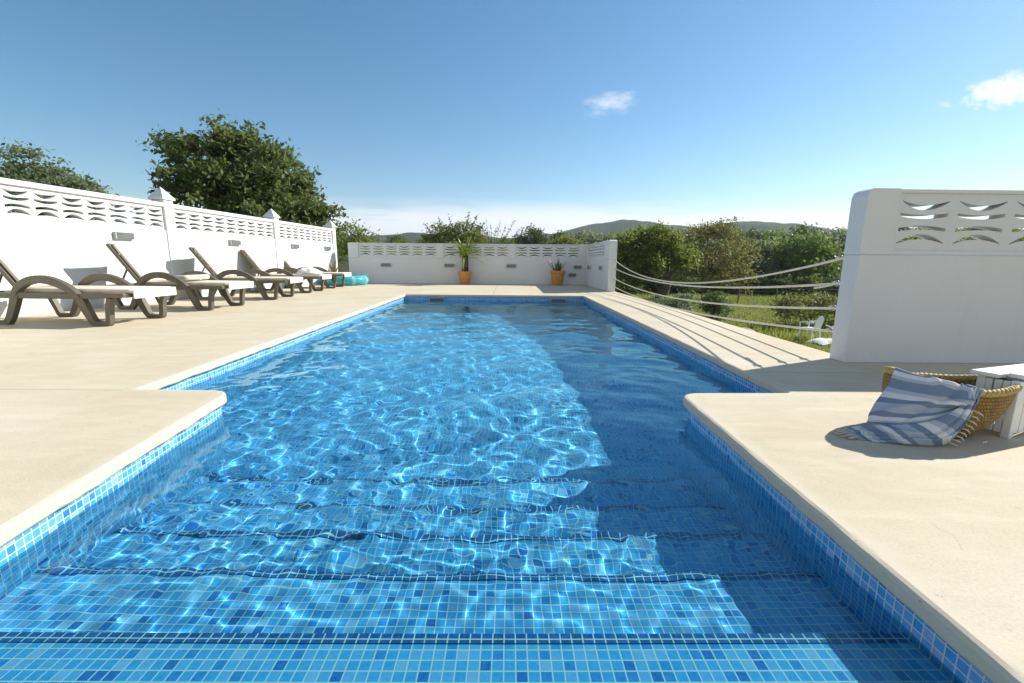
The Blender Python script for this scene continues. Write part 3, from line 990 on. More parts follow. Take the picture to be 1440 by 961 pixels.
def build_ropes():
    # (z at far end, z at near end, z at middle Y=6.5)
    spec = [(0.792, 0.808, 0.455, 'topmost sagging ivory rope of the four across the terrace opening'),
            (0.594, 0.605, 0.415, 'second ivory rope from the top, with a loose knotted tail'),
            (0.341, 0.404, 0.20, 'third ivory rope from the top across the terrace opening'),
            (0.135, 0.213, 0.035, 'lowest ivory rope, hanging almost on the terrace edge')]
    YA, YB = 11.44, 3.56
    for i, (za, zb, zm, lab) in enumerate(spec):
        t = thing('rope', lab, 'rope', (2.70, 7.5, 0), group='ropes across the terrace opening')
        ym = 6.8
        A = np.array([[YA * YA, YA, 1], [YB * YB, YB, 1], [ym * ym, ym, 1]])
        c = np.linalg.solve(A, np.array([za, zb, zm]))
        pts = []
        for k in range(61):
            y = YA + 0.0 + (YB - YA) * k / 60
            x = (2.735 - 0.055 * k / 60) - 2.70
            pts.append((x, y - 7.5, float(c[0] * y * y + c[1] * y + c[2])))
        MB().tube(pts, 0.0095, 8).build('rope_line', M['rope'], t, smooth=True)
        for (y, z, s, x) in ((YA, za, 1, 0.035), (YB, zb, -1, -0.02)):
            h = MB()
            h.tube([(x, y - 7.5 + s * 0.03, z), (x, y - 7.5 - s * 0.02, z)], 0.008)
            ringp = [(x, y - 7.5 - s * (0.04 + 0.02 * math.cos(a)), z + 0.022 * math.sin(a)) for a in [2 * math.pi * k / 12 for k in range(13)]]
            h.tube(ringp, 0.006, 6)
            h.build('eye_hook', M['steel'], t, smooth=True)
            kn = MB(); kn.lathe([(0.0, -0.017), (0.012, -0.012), (0.016, 0), (0.012, 0.012), (0.0, 0.017)], 10, x, y - 7.5 - s * 0.07)
            kn.v = [(a, b, e + z) for a, b, e in kn.v]
            kn.build('knot', M['rope'], t, smooth=True)
        if i == 1:
            MB().tube([(-0.02, YB - 7.5 + 0.08, zb - 0.01), (-0.025, YB - 7.5 + 0.16, zb - 0.03), (-0.02, YB - 7.5 + 0.30, zb - 0.055)], 0.008, 8).build('loose_tail', M['rope'], t, smooth=True)


# ------------------------------------------------------------------ basket, towel, box
BX, BY = 1.985, 1.945


def rim(a):
    """outer rim point of the basket at angle a (local)"""
    x, y = 0.05 + 0.262 * math.cos(a), 0.01 + 0.178 * math.sin(a)
    z = 0.226 + 0.050 * max(0, math.cos(a - math.pi)) ** 2 - 0.020 * max(0, math.sin(a)) + 0.006 * max(0, math.cos(a)) + 0.004 * math.sin(5 * a)
    return Vector((x, y, z))


def base(a): return Vector((0.135 * math.cos(a), 0.115 * math.sin(a), 0.0))


def wall_pt(a, t):
    b, r_ = base(a), rim(a)
    k = t ** 0.85
    p = b.lerp(r_, t)
    bl = b.lerp(r_, k)
    q = Vector((bl.x, bl.y, p.z))
    bul = 0.022 * math.sin(math.pi * t)
    d = Vector((math.cos(a), math.sin(a), 0))
    return q + d * bul


def build_basket():
    t = thing('straw_basket', 'woven seagrass basket with a wavy braided rim on the near right terrace', 'basket', (BX, BY, 0))
    n, m = 64, 16
    mb = MB()
    for j in range(m + 1):
        for i in range(n): mb.v.append(tuple(wall_pt(2 * math.pi * i / n, j / m)))
    for j in range(m + 1):
        tt = 1 - j / m
        for i in range(n):
            a = 2 * math.pi * i / n
            p = wall_pt(a, tt); d = Vector((math.cos(a), math.sin(a), 0)) * 0.012
            q = p - d; q.z = max(q.z, 0.012)
            mb.v.append(tuple(q))
    for j in range(2 * m + 1):
        for i in range(n):
            a, b = j * n + i, j * n + (i + 1) % n
            mb.f.append((a, b, b + n, a + n))
    k = len(mb.v) - n
    mb.f.append(tuple(range(k, k + n))); mb.f.append(tuple(range(n))[::-1])
    mb.build('basket_body', M['seagrass'], t, smooth=True, angle=70)
    br = MB()
    N = 150
    for strand in range(3):
        pts = []
        for i in range(N + 1):
            a = 2 * math.pi * i / N
            p = rim(a); d = Vector((math.cos(a), math.sin(a), 0))
            ph = 26 * a + strand * 2 * math.pi / 3
            pts.append(p - d * 0.006 + d * 0.0095 * math.cos(ph) + Vector((0, 0, 0.002 + 0.0095 * math.sin(ph))))
        br.tube(pts, 0.0085, 6, cap=False)
    br.build('braided_rim', M['braid'], t, smooth=True)


def cloth_patch(name, rows, mat, parent, per=8, uvscale=(1, 1), wr=0.004, seed=1, uvfn=None, folds=()):
    """rows: control rows of 3D points (same count) -> smooth cloth with its own UV"""
    cols = [catmull(r_, per) for r_ in rows]
    grid = [catmull([c[i] for c in cols], per) for i in range(len(cols[0]))]
    nu, nv = len(grid), len(grid[0])
    rg = random.Random(seed)
    ks = [(rg.uniform(8, 34), rg.uniform(0, 6.28), rg.uniform(0, 6.28)) for _ in range(6)]
    mb = MB(); uvs = []
    for i in range(nu):
        for j in range(nv):
            p = grid[i][j].copy()
            w = sum(math.sin(k * (p.x * math.cos(th) + p.y * math.sin(th) + 0.7 * p.z) + ph) for k, th, ph in ks) / 6
            e = 1.0
            p += Vector((-0.35, -0.55, 0.6)) * (w * wr * e)
            U, Vv = i / (nu - 1), j / (nv - 1)
            for (a, b, c, wd, am) in folds:       # soft ridges across the cloth
                p += Vector((-0.3, -0.6, 0.55)) * (am * e * math.exp(-((a * U + b * Vv - c) / wd) ** 2))
            p.z = max(p.z, 0.006)
            mb.v.append(tuple(p)); uvs.append((i / (nu - 1), j / (nv - 1)))
    for i in range(nu - 1):
        for j in range(nv - 1):
            mb.f.append((i * nv + j, i * nv + j + 1, (i + 1) * nv + j + 1, (i + 1) * nv + j))
    o = mb.build(name, mat, parent, smooth=True, recalc=False)
    uvl = o.data.uv_layers.new(name='UVMap')
    for lp in o.data.loops:
        u, v = uvs[lp.vertex_index]
        uvl.data[lp.index].uv = uvfn(u, v) if uvfn else (u * uvscale[0], v * uvscale[1])
    s = o.modifiers.new('cloth', 'SOLIDIFY'); s.thickness = 0.005; s.offset = 1
    return o


def build_towel():
    t = thing('striped_towel', 'blue and white striped beach towel draped over the straw basket', 'towel', (0, 0, 0))
    B = Vector((BX, BY, 0))
    def on(a, tt, out=0.012):
        p = wall_pt(R(a), tt) + B
        return p + Vector((math.cos(R(a)), math.sin(R(a)), 0)) * out
    def over(a):
        p = rim(R(a)) + B; p.z += 0.02
        return p
    def ins(a):
        p = wall_pt(R(a), 0.72) + B
        return p - Vector((math.cos(R(a)), math.sin(R(a)), 0)) * 0.03
    angs = (184, 200, 217, 235, 253)
    V = Vector
    rows = [[ins(a) for a in angs], [over(a) for a in angs],
            [on(a, 0.78, 0.028) for a in angs],
            [V((1.675, 1.915, 0.13)), V((1.70, 1.875, 0.135)), V((1.755, 1.83, 0.135)), V((1.83, 1.790, 0.145)), V((1.915, 1.772, 0.175))],
            [V((1.625, 1.885, 0.055)), V((1.66, 1.845, 0.065)), V((1.725, 1.805, 0.075)), V((1.805, 1.772, 0.10)), V((1.89, 1.765, 0.14))]]
    cloth_patch('upper_drape', rows, M['towel'], t, 9, wr=0.009, seed=2, uvfn=lambda u, v: (u, 0.02 + v * 1.7 + 0.12 * u), folds=((1, -0.8, 0.35, 0.05, 0.016), (1, 0.5, 1.0, 0.045, -0.014), (0.5, 1, 0.95, 0.05, 0.018)))
    # the lower fold, turned over and trailing to the left on the ground
    rows = [[over(246) + V((0, 0, 0.008)), V((1.895, 1.752, 0.185)), V((1.81, 1.755, 0.120)), V((1.72, 1.792, 0.085)), V((1.635, 1.845, 0.060)), V((1.575, 1.885, 0.035)), V((1.535, 1.90, 0.022))],
            [over(252) + V((0, 0, 0.010)), V((1.915, 1.735, 0.18)), V((1.83, 1.728, 0.100)), V((1.73, 1.758, 0.062)), V((1.64, 1.805, 0.047)), V((1.575, 1.845, 0.03)), V((1.535, 1.865, 0.018))],
            [over(258) + V((0, 0, 0.006)), V((1.935, 1.742, 0.16)), V((1.85, 1.722, 0.062)), V((1.745, 1.738, 0.034)), V((1.655, 1.772, 0.022)), V((1.575, 1.815, 0.016)), V((1.535, 1.838, 0.012))],
            [over(263), V((1.95, 1.762, 0.135)), V((1.875, 1.748, 0.020)), V((1.765, 1.742, 0.008)), V((1.66, 1.765, 0.008)), V((1.575, 1.80, 0.008)), V((1.535, 1.82, 0.008))]]
    cloth_patch('lower_fold', rows, M['towel'], t, 9, wr=0.010, seed=9, uvfn=lambda u, v: (v, u * 2.3 + 0.1 + 0.16 * v), folds=((1, 0.6, 0.75, 0.07, 0.012), (0.8, -1, -0.1, 0.05, -0.012), (1, 1.2, 1.25, 0.06, 0.014), (0.3, 1, 0.72, 0.04, -0.010)))
    rg = random.Random(4)
    tl = MB()
    for i in range(12):
        y = 1.818 + i * 0.0075
        L = rg.uniform(0.035, 0.065)
        z = 0.012 + 0.010 * i / 12
        tl.tube([(1.54, y, z), (1.54 - L * 0.5, y + rg.uniform(-.006, .006), z * 0.7 + 0.003), (1.54 - L, y + rg.uniform(-.014, .014), 0.006)], [0.0035, 0.004, 0.0025], 5)
    tl.build('tassels', M['tassel'], t, smooth=True)
    tl = MB()
    for k in range(9):
        f = k / 8
        a0 = Vector((1.955, 1.752, 0.15)).lerp(Vector((1.865, 1.738, 0.022)), f)
        if f < 0.3: a0.z += 0.03 * (0.3 - f)
        tl.tube([tuple(a0), tuple(a0 + Vector((0.018, -0.010, -0.006))), tuple(a0 + Vector((0.035 + rg.uniform(-.006, .006), -0.006, -0.022 if a0.z > 0.05 else -0.012)))], [0.003, 0.0035, 0.002], 5)
    tl.build('side_fringe', M['tassel'], t, smooth=True)


def build_box():
    t = thing('slatted_box', 'white slatted wooden box behind the straw basket', 'box', (2.225, 1.83, 0), R(18))
    L, D, H = 0.40, 0.145, 0.262
    for (x, y) in ((0, 0), (L - 0.03, 0), (0, D - 0.03), (L - 0.03, D - 0.03)): MB().box(x, x + 0.03, y, y + 0.03, 0, H).build('corner_post', M['white_wood'], t, bevel=0.003)
    for nm, y0, y1 in (('front_slat', 0.004, 0.016), ('back_slat', D - 0.016, D - 0.004)):
        s = MB()
        x = 0.033
        while x < L - 0.06: s.box(x, x + 0.036, y0, y1, 0.02, H - 0.006); x += 0.042
        s.build('slatted_side', M['white_wood'], t, bevel=0.002)
    for x0, x1 in ((0.004, 0.016), (L - 0.016, L - 0.004)):
        s = MB(); y = 0.033
        while y < D - 0.05: s.box(x0, x1, y, y + 0.024, 0.02, H - 0.006); y += 0.029
        s.build('slatted_side', M['white_wood'], t, bevel=0.002)
    MB().box(-0.02, L + 0.02, 0.066, D + 0.02, H + 0.001, H + 0.021).build('lid_board', M['white_wood'], t, bevel=0.004)
    MB().box(0.035, L + 0.02, -0.012, 0.060, H + 0.006, H + 0.026).build('lid_board', M['white_wood'], t, bevel=0.004)


# ------------------------------------------------------------------ ground, hills, trees
def gz(x, y):
    r_ = math.hypot(x, y)
    return -2.35 + 0.010 * max(0, r_ - 14) if r_ < 150 else -2.35 + 1.36


def build_ground():
    rs = [0.5, 8, 14, 18, 22, 26, 30, 36, 42, 50, 60, 75, 95, 120, 150, 200, 300, 500, 900, 1600, 3000, 6000]
    n = 96
    rg = random.Random(2)
    mb = MB()
    for r_ in rs:
        for k in range(n):
            a = 2 * math.pi * k / n
            x, y = r_ * math.cos(a), r_ * math.sin(a)
            z = gz(x, y) + (rg.uniform(-0.06, 0.06) if 14 < r_ < 130 else 0)
            mb.v.append((x, y, z))
    for i in range(len(rs) - 1):
        for k in range(n):
            a, b = i * n + k, i * n + (k + 1) % n
            mb.f.append((a, b, b + n, a + n))
    mb.f.append(tuple(range(n)))
    structure(mb.build('ground', M['ground'], smooth=True))


def build_hills():
    prof = [(-2200, 60), (-1200, 66), (-700, 74), (-520, 66), (-357, 68), (-275, 75), (-120, 72), (20, 70), (120, 80), (213, 98), (274, 112), (330, 120), (355, 122), (395, 120), (437, 114),
            (500, 106), (551, 101), (600, 112), (641, 119), (700, 121), (764, 118), (868, 108), (972, 101), (1200, 96), (1700, 90), (2600, 80), (4000, 70)]
    px = np.array([math.atan2(p[0], 1300) for p in prof]); ph = np.array([p[1] for p in prof])
    rg = np.random.default_rng(8)
    az = np.linspace(-1.02, 1.22, 900)
    rr = np.concatenate([np.linspace(380, 1200, 60), np.linspace(1215, 1420, 22), np.linspace(1460, 2400, 14)])
    A, Rr = np.meshgrid(az, rr)
    H = np.interp(A, px, ph)
    dist = 1300 / np.cos(np.clip(A, -1.0, 1.2))
    q = Rr / 1300
    t = np.clip((Rr - 380) / (1300 - 380), 0, 1)
    sh = t * t * (3 - 2 * t)
    fall = np.clip(1 - (np.clip(Rr - 1320, 0, None) / 1100) ** 1.3, 0, 1)
    X, Y = Rr * np.sin(A), Rr * np.cos(A)
    scale = np.where(np.abs(A) < 1.3, 1 / np.cos(A * 0.0), 1)
    # profile heights were read on the plane y=1300: rescale to this ring's true distance
    Z = -3 + (0.925 * H * np.cos(A)) * sh * fall + 3 * sh
    N = np.zeros_like(Z)
    for k in range(60):
        f = np.exp(rg.uniform(math.log(0.012), math.log(0.32)))
        th, p = rg.uniform(0, 6.28), rg.uniform(0, 6.28)
        N += np.sin(f * (X * np.cos(th) + Y * np.sin(th)) + p) * (0.055 / f) ** 0.75
    Z += N * 0.42 * sh
    co = np.stack([X.ravel(), Y.ravel(), Z.ravel()], -1)
    idx = np.arange(X.size).reshape(X.shape)
    qd = np.stack([idx[:-1, :-1], idx[:-1, 1:], idx[1:, 1:], idx[1:, :-1]], -1).reshape(-1, 4)
    structure(np_mesh('hills', co, qd, M['hill'], smooth=True))


def leaf_quads(pts, size, rg, up=0.25, aspect=0.5, dirs=None):
    n = len(pts)
    nrm = rg.normal(size=(n, 3)); nrm[:, 2] += up * 2
    nrm /= np.linalg.norm(nrm, axis=1, keepdims=True) + 1e-9
    t = rg.normal(size=(n, 3)) if dirs is None else dirs + 0.4 * rg.normal(size=(n, 3))
    t -= nrm * np.sum(t * nrm, 1, keepdims=True); t /= np.linalg.norm(t, axis=1, keepdims=True) + 1e-9
    b = np.cross(nrm, t)
    s = (size * rg.uniform(0.6, 1.35, n))[:, None]
    co = np.stack([pts - t * s * 0.5, pts + b * s * aspect * 0.5, pts + t * s * 0.5, pts - b * s * aspect * 0.5], 1).reshape(-1, 3)
    return co, np.arange(4 * n).reshape(n, 4)


def crown_pts(blobs, clumps, per, csize, rg, shell=0.5):
    w = np.array([b[3] * b[4] for b in blobs]); w = w / w.sum()
    ch = rg.choice(len(blobs), clumps, p=w)
    pts = []
    for c in ch:
        x, y, z, rx, rz = blobs[c]
        d = rg.normal(size=3); d /= np.linalg.norm(d)
        if d[2] < -0.35 and rg.uniform() < 0.6: d[2] = -d[2]
        f = shell + (1.04 - shell) * rg.uniform() ** 0.55
        if rg.uniform() < 0.22: f *= rg.uniform(1.05, 1.34)
        cen = np.array([x + d[0] * rx * f, y + d[1] * rx * f, z + d[2] * rz * f])
        k = max(3, int(per * rg.uniform(0.5, 1.4)))
        pts.append(cen + rg.normal(size=(k, 3)) * csize * np.array([1, 1, 0.65]) * rg.uniform(0.6, 1.3))
    return np.concatenate(pts)


def limb_mesh(blobs, trunk_r, h0, rg, lean=(0, 0), twigs=0):
    mb = MB()
    top = Vector((lean[0], lean[1], h0))
    mb.tube([(0, 0, -0.3), (lean[0] * 0.25 + rg.uniform(-.05, .05), lean[1] * 0.3, h0 * 0.35), (lean[0] * 0.7, lean[1] * 0.7 + rg.uniform(-.05, .05), h0 * 0.7), tuple(top)],
            [trunk_r * 1.25, trunk_r, trunk_r * 0.9, trunk_r * 0.8], 10)
    for (x, y, z, rx, rz) in blobs:
        e = Vector((x, y, z))
        mid = top.lerp(e, 0.5) + Vector((rg.uniform(-.2, .2), rg.uniform(-.2, .2), -0.12 * (e - top).length + 0.1))
        mb.tube([tuple(top - Vector((0, 0, 0.1))), tuple(mid), tuple(e)], [trunk_r * 0.5, trunk_r * 0.3, trunk_r * 0.12], 7)
        for k in range(twigs):
            d = Vector((rg.uniform(-1, 1), rg.uniform(-1, 1), rg.uniform(-.3, 1))).normalized()
            q = e + Vector((d.x * rx, d.y * rx, d.z * rz)) * 0.85
            mb.tube([tuple(e), tuple(e.lerp(q, 0.5) + Vector((0, 0, 0.05 * rx))), tuple(q)], [trunk_r * 0.13, trunk_r * 0.09, trunk_r * 0.03], 5)
    return mb


def tree(name, label, cat, loc, blobs, leaf, clumps, per, csize, lsize, trunk_r, h0, seed, lean=(0, 0), twigs=4, group=None, shoots=None, shell=0.5, bark='bark', extra=None):
    rg = np.random.default_rng(seed); rr = random.Random(seed)
    t = thing(name, label, cat, loc, 0, group)
    limb_mesh(blobs, trunk_r, h0, rr, lean, twigs).build('trunk', M[bark], t, smooth=True)
    pts = crown_pts(blobs, clumps, per, csize, rg, shell)
    co, q = leaf_quads(pts, lsize, rg)
    np_mesh('crown', co, q, M[leaf], t)
    for (x, y, z, dx, dy, dz) in shoots or []:
        a, b = Vector((x, y, z)), Vector((x + dx, y + dy, z + dz))
        m = a.lerp(b, 0.5) + Vector((rr.uniform(-.08, .08), 0, 0))
        s = MB().tube([tuple(a - (b - a) * 0.4), tuple(a), tuple(m), tuple(b)], [0.03, 0.026, 0.017, 0.008], 5).build('shoot', M[bark], t, smooth=True)
        lp = []
        for k in range(26):
            q_ = a.lerp(b, rr.uniform(0.2, 1.03))
            lp.append((q_.x + rr.gauss(0, 0.07), q_.y + rr.gauss(0, 0.07), q_.z + rr.gauss(0, 0.07)))
        co, q = leaf_quads(np.array(lp), lsize * 0.9, rg)
        np_mesh('leaves', co, q, M[leaf], s)
    return t


def build_trees():
    # the big carob beyond the left wall (world coords of blobs given relative to its base)
    bx, by = -9.9, 17.6
    g = gz(bx, by)
    def rel(x, y, z, rx, rz): return (x - bx, y - by, z - g, rx, rz)
    bl = [rel(-11.3, 17.2, 3.9, 1.25, 1.25), rel(-10.3, 17.4, 4.1, 1.35, 1.2), rel(-9.2, 17.6, 3.75, 1.45, 1.2), rel(-8.3, 17.4, 3.0, 1.2, 1.05), rel(-11.6, 17.6, 2.5, 1.15, 1.2),
          rel(-10.3, 16.6, 2.7, 1.6, 1.3), rel(-8.9, 16.9, 2.1, 1.6, 1.2), rel(-7.7, 17.4, 1.9, 0.9, 1.0), rel(-9.7, 18.4, 3.0, 1.6, 1.4), rel(-11.0, 16.9, 1.4, 1.5, 1.2), rel(-7.3, 17.8, 1.1, 0.75, 0.9),
          rel(-12.1, 17.3, 4.55, 0.6, 0.55), rel(-12.2, 17.4, 3.3, 0.6, 0.6), rel(-10.7, 17.3, 5.0, 0.55, 0.5), rel(-9.7, 17.2, 4.85, 0.55, 0.45), rel(-8.7, 17.3, 4.6, 0.45, 0.4), rel(-7.4, 17.3, 3.2, 0.4, 0.4), rel(-7.0, 17.3, 2.3, 0.4, 0.4)]
    tree('carob_tree', 'large dark green spreading tree behind the left boundary wall', 'tree', (bx, by, g), bl, 'carob', 720, 42, 0.21, 0.19, 0.30, 2.4, 21, (0.2, 0), 6, shell=0.62)
    # two far trees at the left edge
    for i, (x, y, bl, lab, nm) in enumerate((
            (-20.6, 20.5, [(-0.2, 0, 6.35, 0.95, 0.95), (0.7, 0.3, 5.7, 0.9, 0.75), (-1.2, 0.4, 5.7, 1.2, 1.0), (0.0, -0.5, 4.9, 1.4, 1.1)], 'grey green tree at the left edge, its rounded top over the wall', 'olive_tree'),
            (-19.0, 20.6, [(-0.1, 0, 5.5, 0.8, 0.65), (-0.9, 0.2, 5.6, 0.7, 0.6), (0.25, 0.2, 5.0, 0.7, 0.55), (-0.4, -0.3, 4.6, 1.1, 0.9)], 'lower grey green tree just right of the left edge tree, over the wall', 'olive_tree'))):
        gq = gz(x, y)
        bl = [(a, b, c - 2.15 - gq + 0.05, rx, rz) for a, b, c, rx, rz in bl] if False else [(a, b, c + 1.0 - 0.75 , rx, rz) for a, b, c, rx, rz in bl]
        tree(nm, lab, 'tree', (x, y, gq), bl, 'grey_green', 230, 30, 0.2, 0.19, 0.2, 3.2, 31 + i, (0.2, 0.1), 5, shell=0.45)
    # trees in the gap beyond the wall's end
    x, y = -8.3, 24.0; g = gz(x, y)
    tree('garden_tree', 'green bushy tree in the gap between the left wall and back wall', 'tree', (x, y, g),
         [(0, 0, 3.9, 1.1, 0.9), (-1.0, 0.3, 3.6, 1.0, 0.9), (1.0, 0.2, 3.4, 0.9, 0.75), (0.2, -0.4, 2.6, 1.5, 1.1), (-0.8, -0.2, 1.8, 1.3, 1.0), (1.5, 0, 2.5, 0.8, 0.7)],
         'mid_green', 330, 28, 0.24, 0.16, 0.14, 1.6, 41)
    # the tall bush above the back wall with upright shoots
    x, y = -3.1, 30.0; g = gz(x, y)
    sh = [(-2.0, 0, 4.6, -0.45, 0, 0.75), (-1.2, 0, 5.0, -0.3, 0, 0.75), (-0.6, 0, 5.1, -0.2, 0, 0.7), (0.3, 0, 5.2, 0.2, 0, 0.85), (0.7, 0, 5.2, 0.35, 0, 0.7), (1.2, 0, 4.9, 0.4, 0, 0.6), (-2.2, 0, 4.3, -0.5, 0, 0.3)]
    tree('garden_tree', 'olive green and rust coloured tree above the back wall with upright shoots', 'tree', (x, y, g),
         [(-1.1, 0, 4.55, 1.0, 0.8), (0.3, 0.2, 4.75, 1.05, 0.75), (0.9, 0, 4.2, 0.9, 0.8), (-1.7, 0.2, 4.0, 0.8, 0.6), (-0.3, -0.4, 3.8, 1.5, 0.9), (0.2, 0, 2.8, 1.8, 1.0)],
         'almond', 360, 30, 0.24, 0.16, 0.12, 1.8, 43, shoots=sh)
    x, y = -1.1, 31.0; g = gz(x, y)
    sh = [(0.1 * k - 0.5, 0, 3.3, -0.9 + 0.22 * k, 0, 2.0 + 0.35 * math.sin(2.3 * k)) for k in range(11)]
    tree('almond_tree', 'thin almost bare sapling standing against the sky above the back wall', 'tree', (x, y, g),
         [(-0.3, 0, 3.6, 0.9, 0.6), (0.7, 0, 3.4, 0.9, 0.5), (0.2, 0, 2.8, 1.2, 0.7)], 'almond', 110, 18, 0.24, 0.15, 0.08, 2.0, 47, shoots=sh, twigs=3)
    # carob with a leaning trunk seen through the ropes
    x, y = 10.2, 29.5; g = gz(x, y)
    bl = [(-1.6, 0, 3.75, 1.35, 1.1), (-2.6, 0.2, 3.0, 1.2, 1.1), (-0.3, 0, 4.0, 1.3, 1.0), (-1.4, -0.5, 2.6, 1.5, 1.0), (0.7, 0.3, 3.5, 1.2, 0.9), (-2.7, -0.2, 1.9, 1.0, 0.85), (-0.1, 0.4, 2.9, 1.2, 0.8), (-1.2, 0.2, 4.6, 0.75, 0.55), (1.6, 0.2, 3.0, 0.9, 0.7)]
    tree('carob_tree', 'yellow green tree with a thick leaning dark trunk, seen over the ropes', 'tree', (x, y, g), bl, 'mid_green', 520, 34, 0.24, 0.21, 0.40, 1.9, 51, (0.35, 0), 5,
         shoots=[(-0.8, 0, 4.4, 0.05, 0, 1.1), (0.2, 0, 4.0, 0.1, 0, 0.5)])
    x, y = 15.6, 34.5; g = gz(x, y)
    bl = [(-1.4, 0, 4.5, 1.4, 1.1), (0.6, 0, 4.7, 1.4, 1.1), (-2.6, 0.3, 3.5, 1.4, 1.1), (2.2, 0.2, 3.7, 1.4, 1.1), (0, -0.4, 3.0, 2.4, 1.3), (-0.4, 0, 5.3, 0.9, 0.6), (-1.5, -0.3, 1.8, 1.6, 1.0), (1.6, -0.3, 1.8, 1.6, 1.0)]
    tree('almond_tree', 'loose russet tinged tree right of the leaning trunk, above the rope sag', 'tree', (x, y, g), bl, 'rust', 420, 26, 0.28, 0.2, 0.15, 2.0, 53, (0.1, 0), 7,
         shoots=[(-0.6, 0, 5.0, -0.1, 0, 0.9), (0.6, 0, 5.0, 0.25, 0, 0.8), (1.2, 0, 4.6, 0.5, 0, 0.6)])
    # middle distance kinds, then copies
    kinds = [
        ('pine_tree', 'dark_pine', [(0, 0, 6.0, 1.6, 1.2), (-1.2, 0.3, 5.0, 1.5, 1.1), (1.2, 0.2, 5.1, 1.5, 1.1), (0.3, -0.6, 4.0, 2.1, 1.3), (-0.6, 0, 2.6, 2.0, 1.4)]),
        ('woodland_tree', 'mid_green', [(0, 0, 5.0, 1.7, 1.2), (-1.6, 0.3, 4.2, 1.5, 1.1), (1.6, 0.2, 4.3, 1.5, 1.1), (0.3, -0.6, 3.2, 2.3, 1.3), (-0.6, 0, 1.8, 2.3, 1.4)]),
        ('olive_tree', 'grey_green', [(0, 0, 3.8, 1.5, 1.0), (-1.5, 0.3, 3.2, 1.4, 1.0), (1.5, 0.2, 3.2, 1.4, 1.0), (0.1, -0.6, 2.2, 2.2, 1.2)]),
        ('woodland_tree', 'fresh', [(0, 0, 3.9, 1.5, 1.0), (-1.5, 0.3, 3.2, 1.4, 1.0), (1.5, 0.2, 3.1, 1.4, 1.0), (0.1, -0.6, 2.0, 2.2, 1.2)]),
    ]
    protos = []
    for i, (nm, lf, bl) in enumerate(kinds):
        bl = bl + [(-1.2, -0.5, 1.2, 1.5, 1.1), (1.3, -0.4, 1.1, 1.5, 1.1)]
        protos.append(tree(nm, '', 'tree', (0, 0, 0), bl, lf, 480, 22, 0.34, 0.30, 0.2, 2.4, 61 + i, twigs=3, shell=0.5))
    used = [False] * 4
    def put(k, x, y, s, label, group=None, rz=0.0):
        o = protos[k] if not used[k] else copy_tree(protos[k])
        used[k] = True
        o.location = (x, y, gz(x, y) - 0.1); o.scale = (s, s, s * 1.0); o.rotation_euler = (0, 0, rz)
        o['label'] = label; o['category'] = 'tree'
        if group: o['group'] = group
    put(0, 27.2, 58, 1.05, 'tall dark pine with a broad crown rising above the rope opening')
    put(2, 24.6, 44, 1.05, 'round grey green olive tree in front of the woodland, right of centre')
    put(3, 28.2, 42.5, 1.10, 'bright yellow green tree beside the near right wall')
    put(0, 33.5, 62, 0.95, 'dark pine just behind the bright yellow green tree')
    put(2, 22.0, 47, 0.85, 'smaller grey green olive at the field edge behind the russet tree')
    put(0, 3.2, 62, 0.98, 'dark rounded pine above the middle of the back wall')
    put(1, -0.5, 58, 0.80, 'green tree low above the back wall, left of the dark pine')
    put(1, 7.6, 60, 0.98, 'green tree above the back wall where it meets the side wall')
    rr = random.Random(12)
    G = 'woodland trees beyond the field'
    lab = {0: 'dark pine in the dense woodland beyond the field', 1: 'green tree in the dense woodland beyond the field', 2: 'grey green tree in the dense woodland beyond the field', 3: 'bright leafy tree in the dense woodland beyond the field'}
    spots = []
    tries = 0
    while len(spots) < 96 and tries < 4000:
        tries += 1
        ang = rr.uniform(-0.55, 0.85); d = rr.uniform(56, 105)
        x, y = d * math.sin(ang), d * math.cos(ang)
        if any((x - a) ** 2 + (y - b) ** 2 < 9.5 for a, b in spots): continue
        spots.append((x, y))
    for x, y in spots:
        d = math.hypot(x, y)
        right = x > 9
        k = rr.choices([0, 1, 2, 3], [5, 4, 2, 1])[0]
        hmax = ((0.066 if right else 0.046) * d + 0.76 + 1.9) / {0: 7.0, 1: 6.0, 2: 4.7, 3: 4.8}[k]
        s = hmax * rr.uniform(0.72, 0.98)
        put(k, x, y, min(s, 1.75), lab[k], G, rr.uniform(0, 6.28))


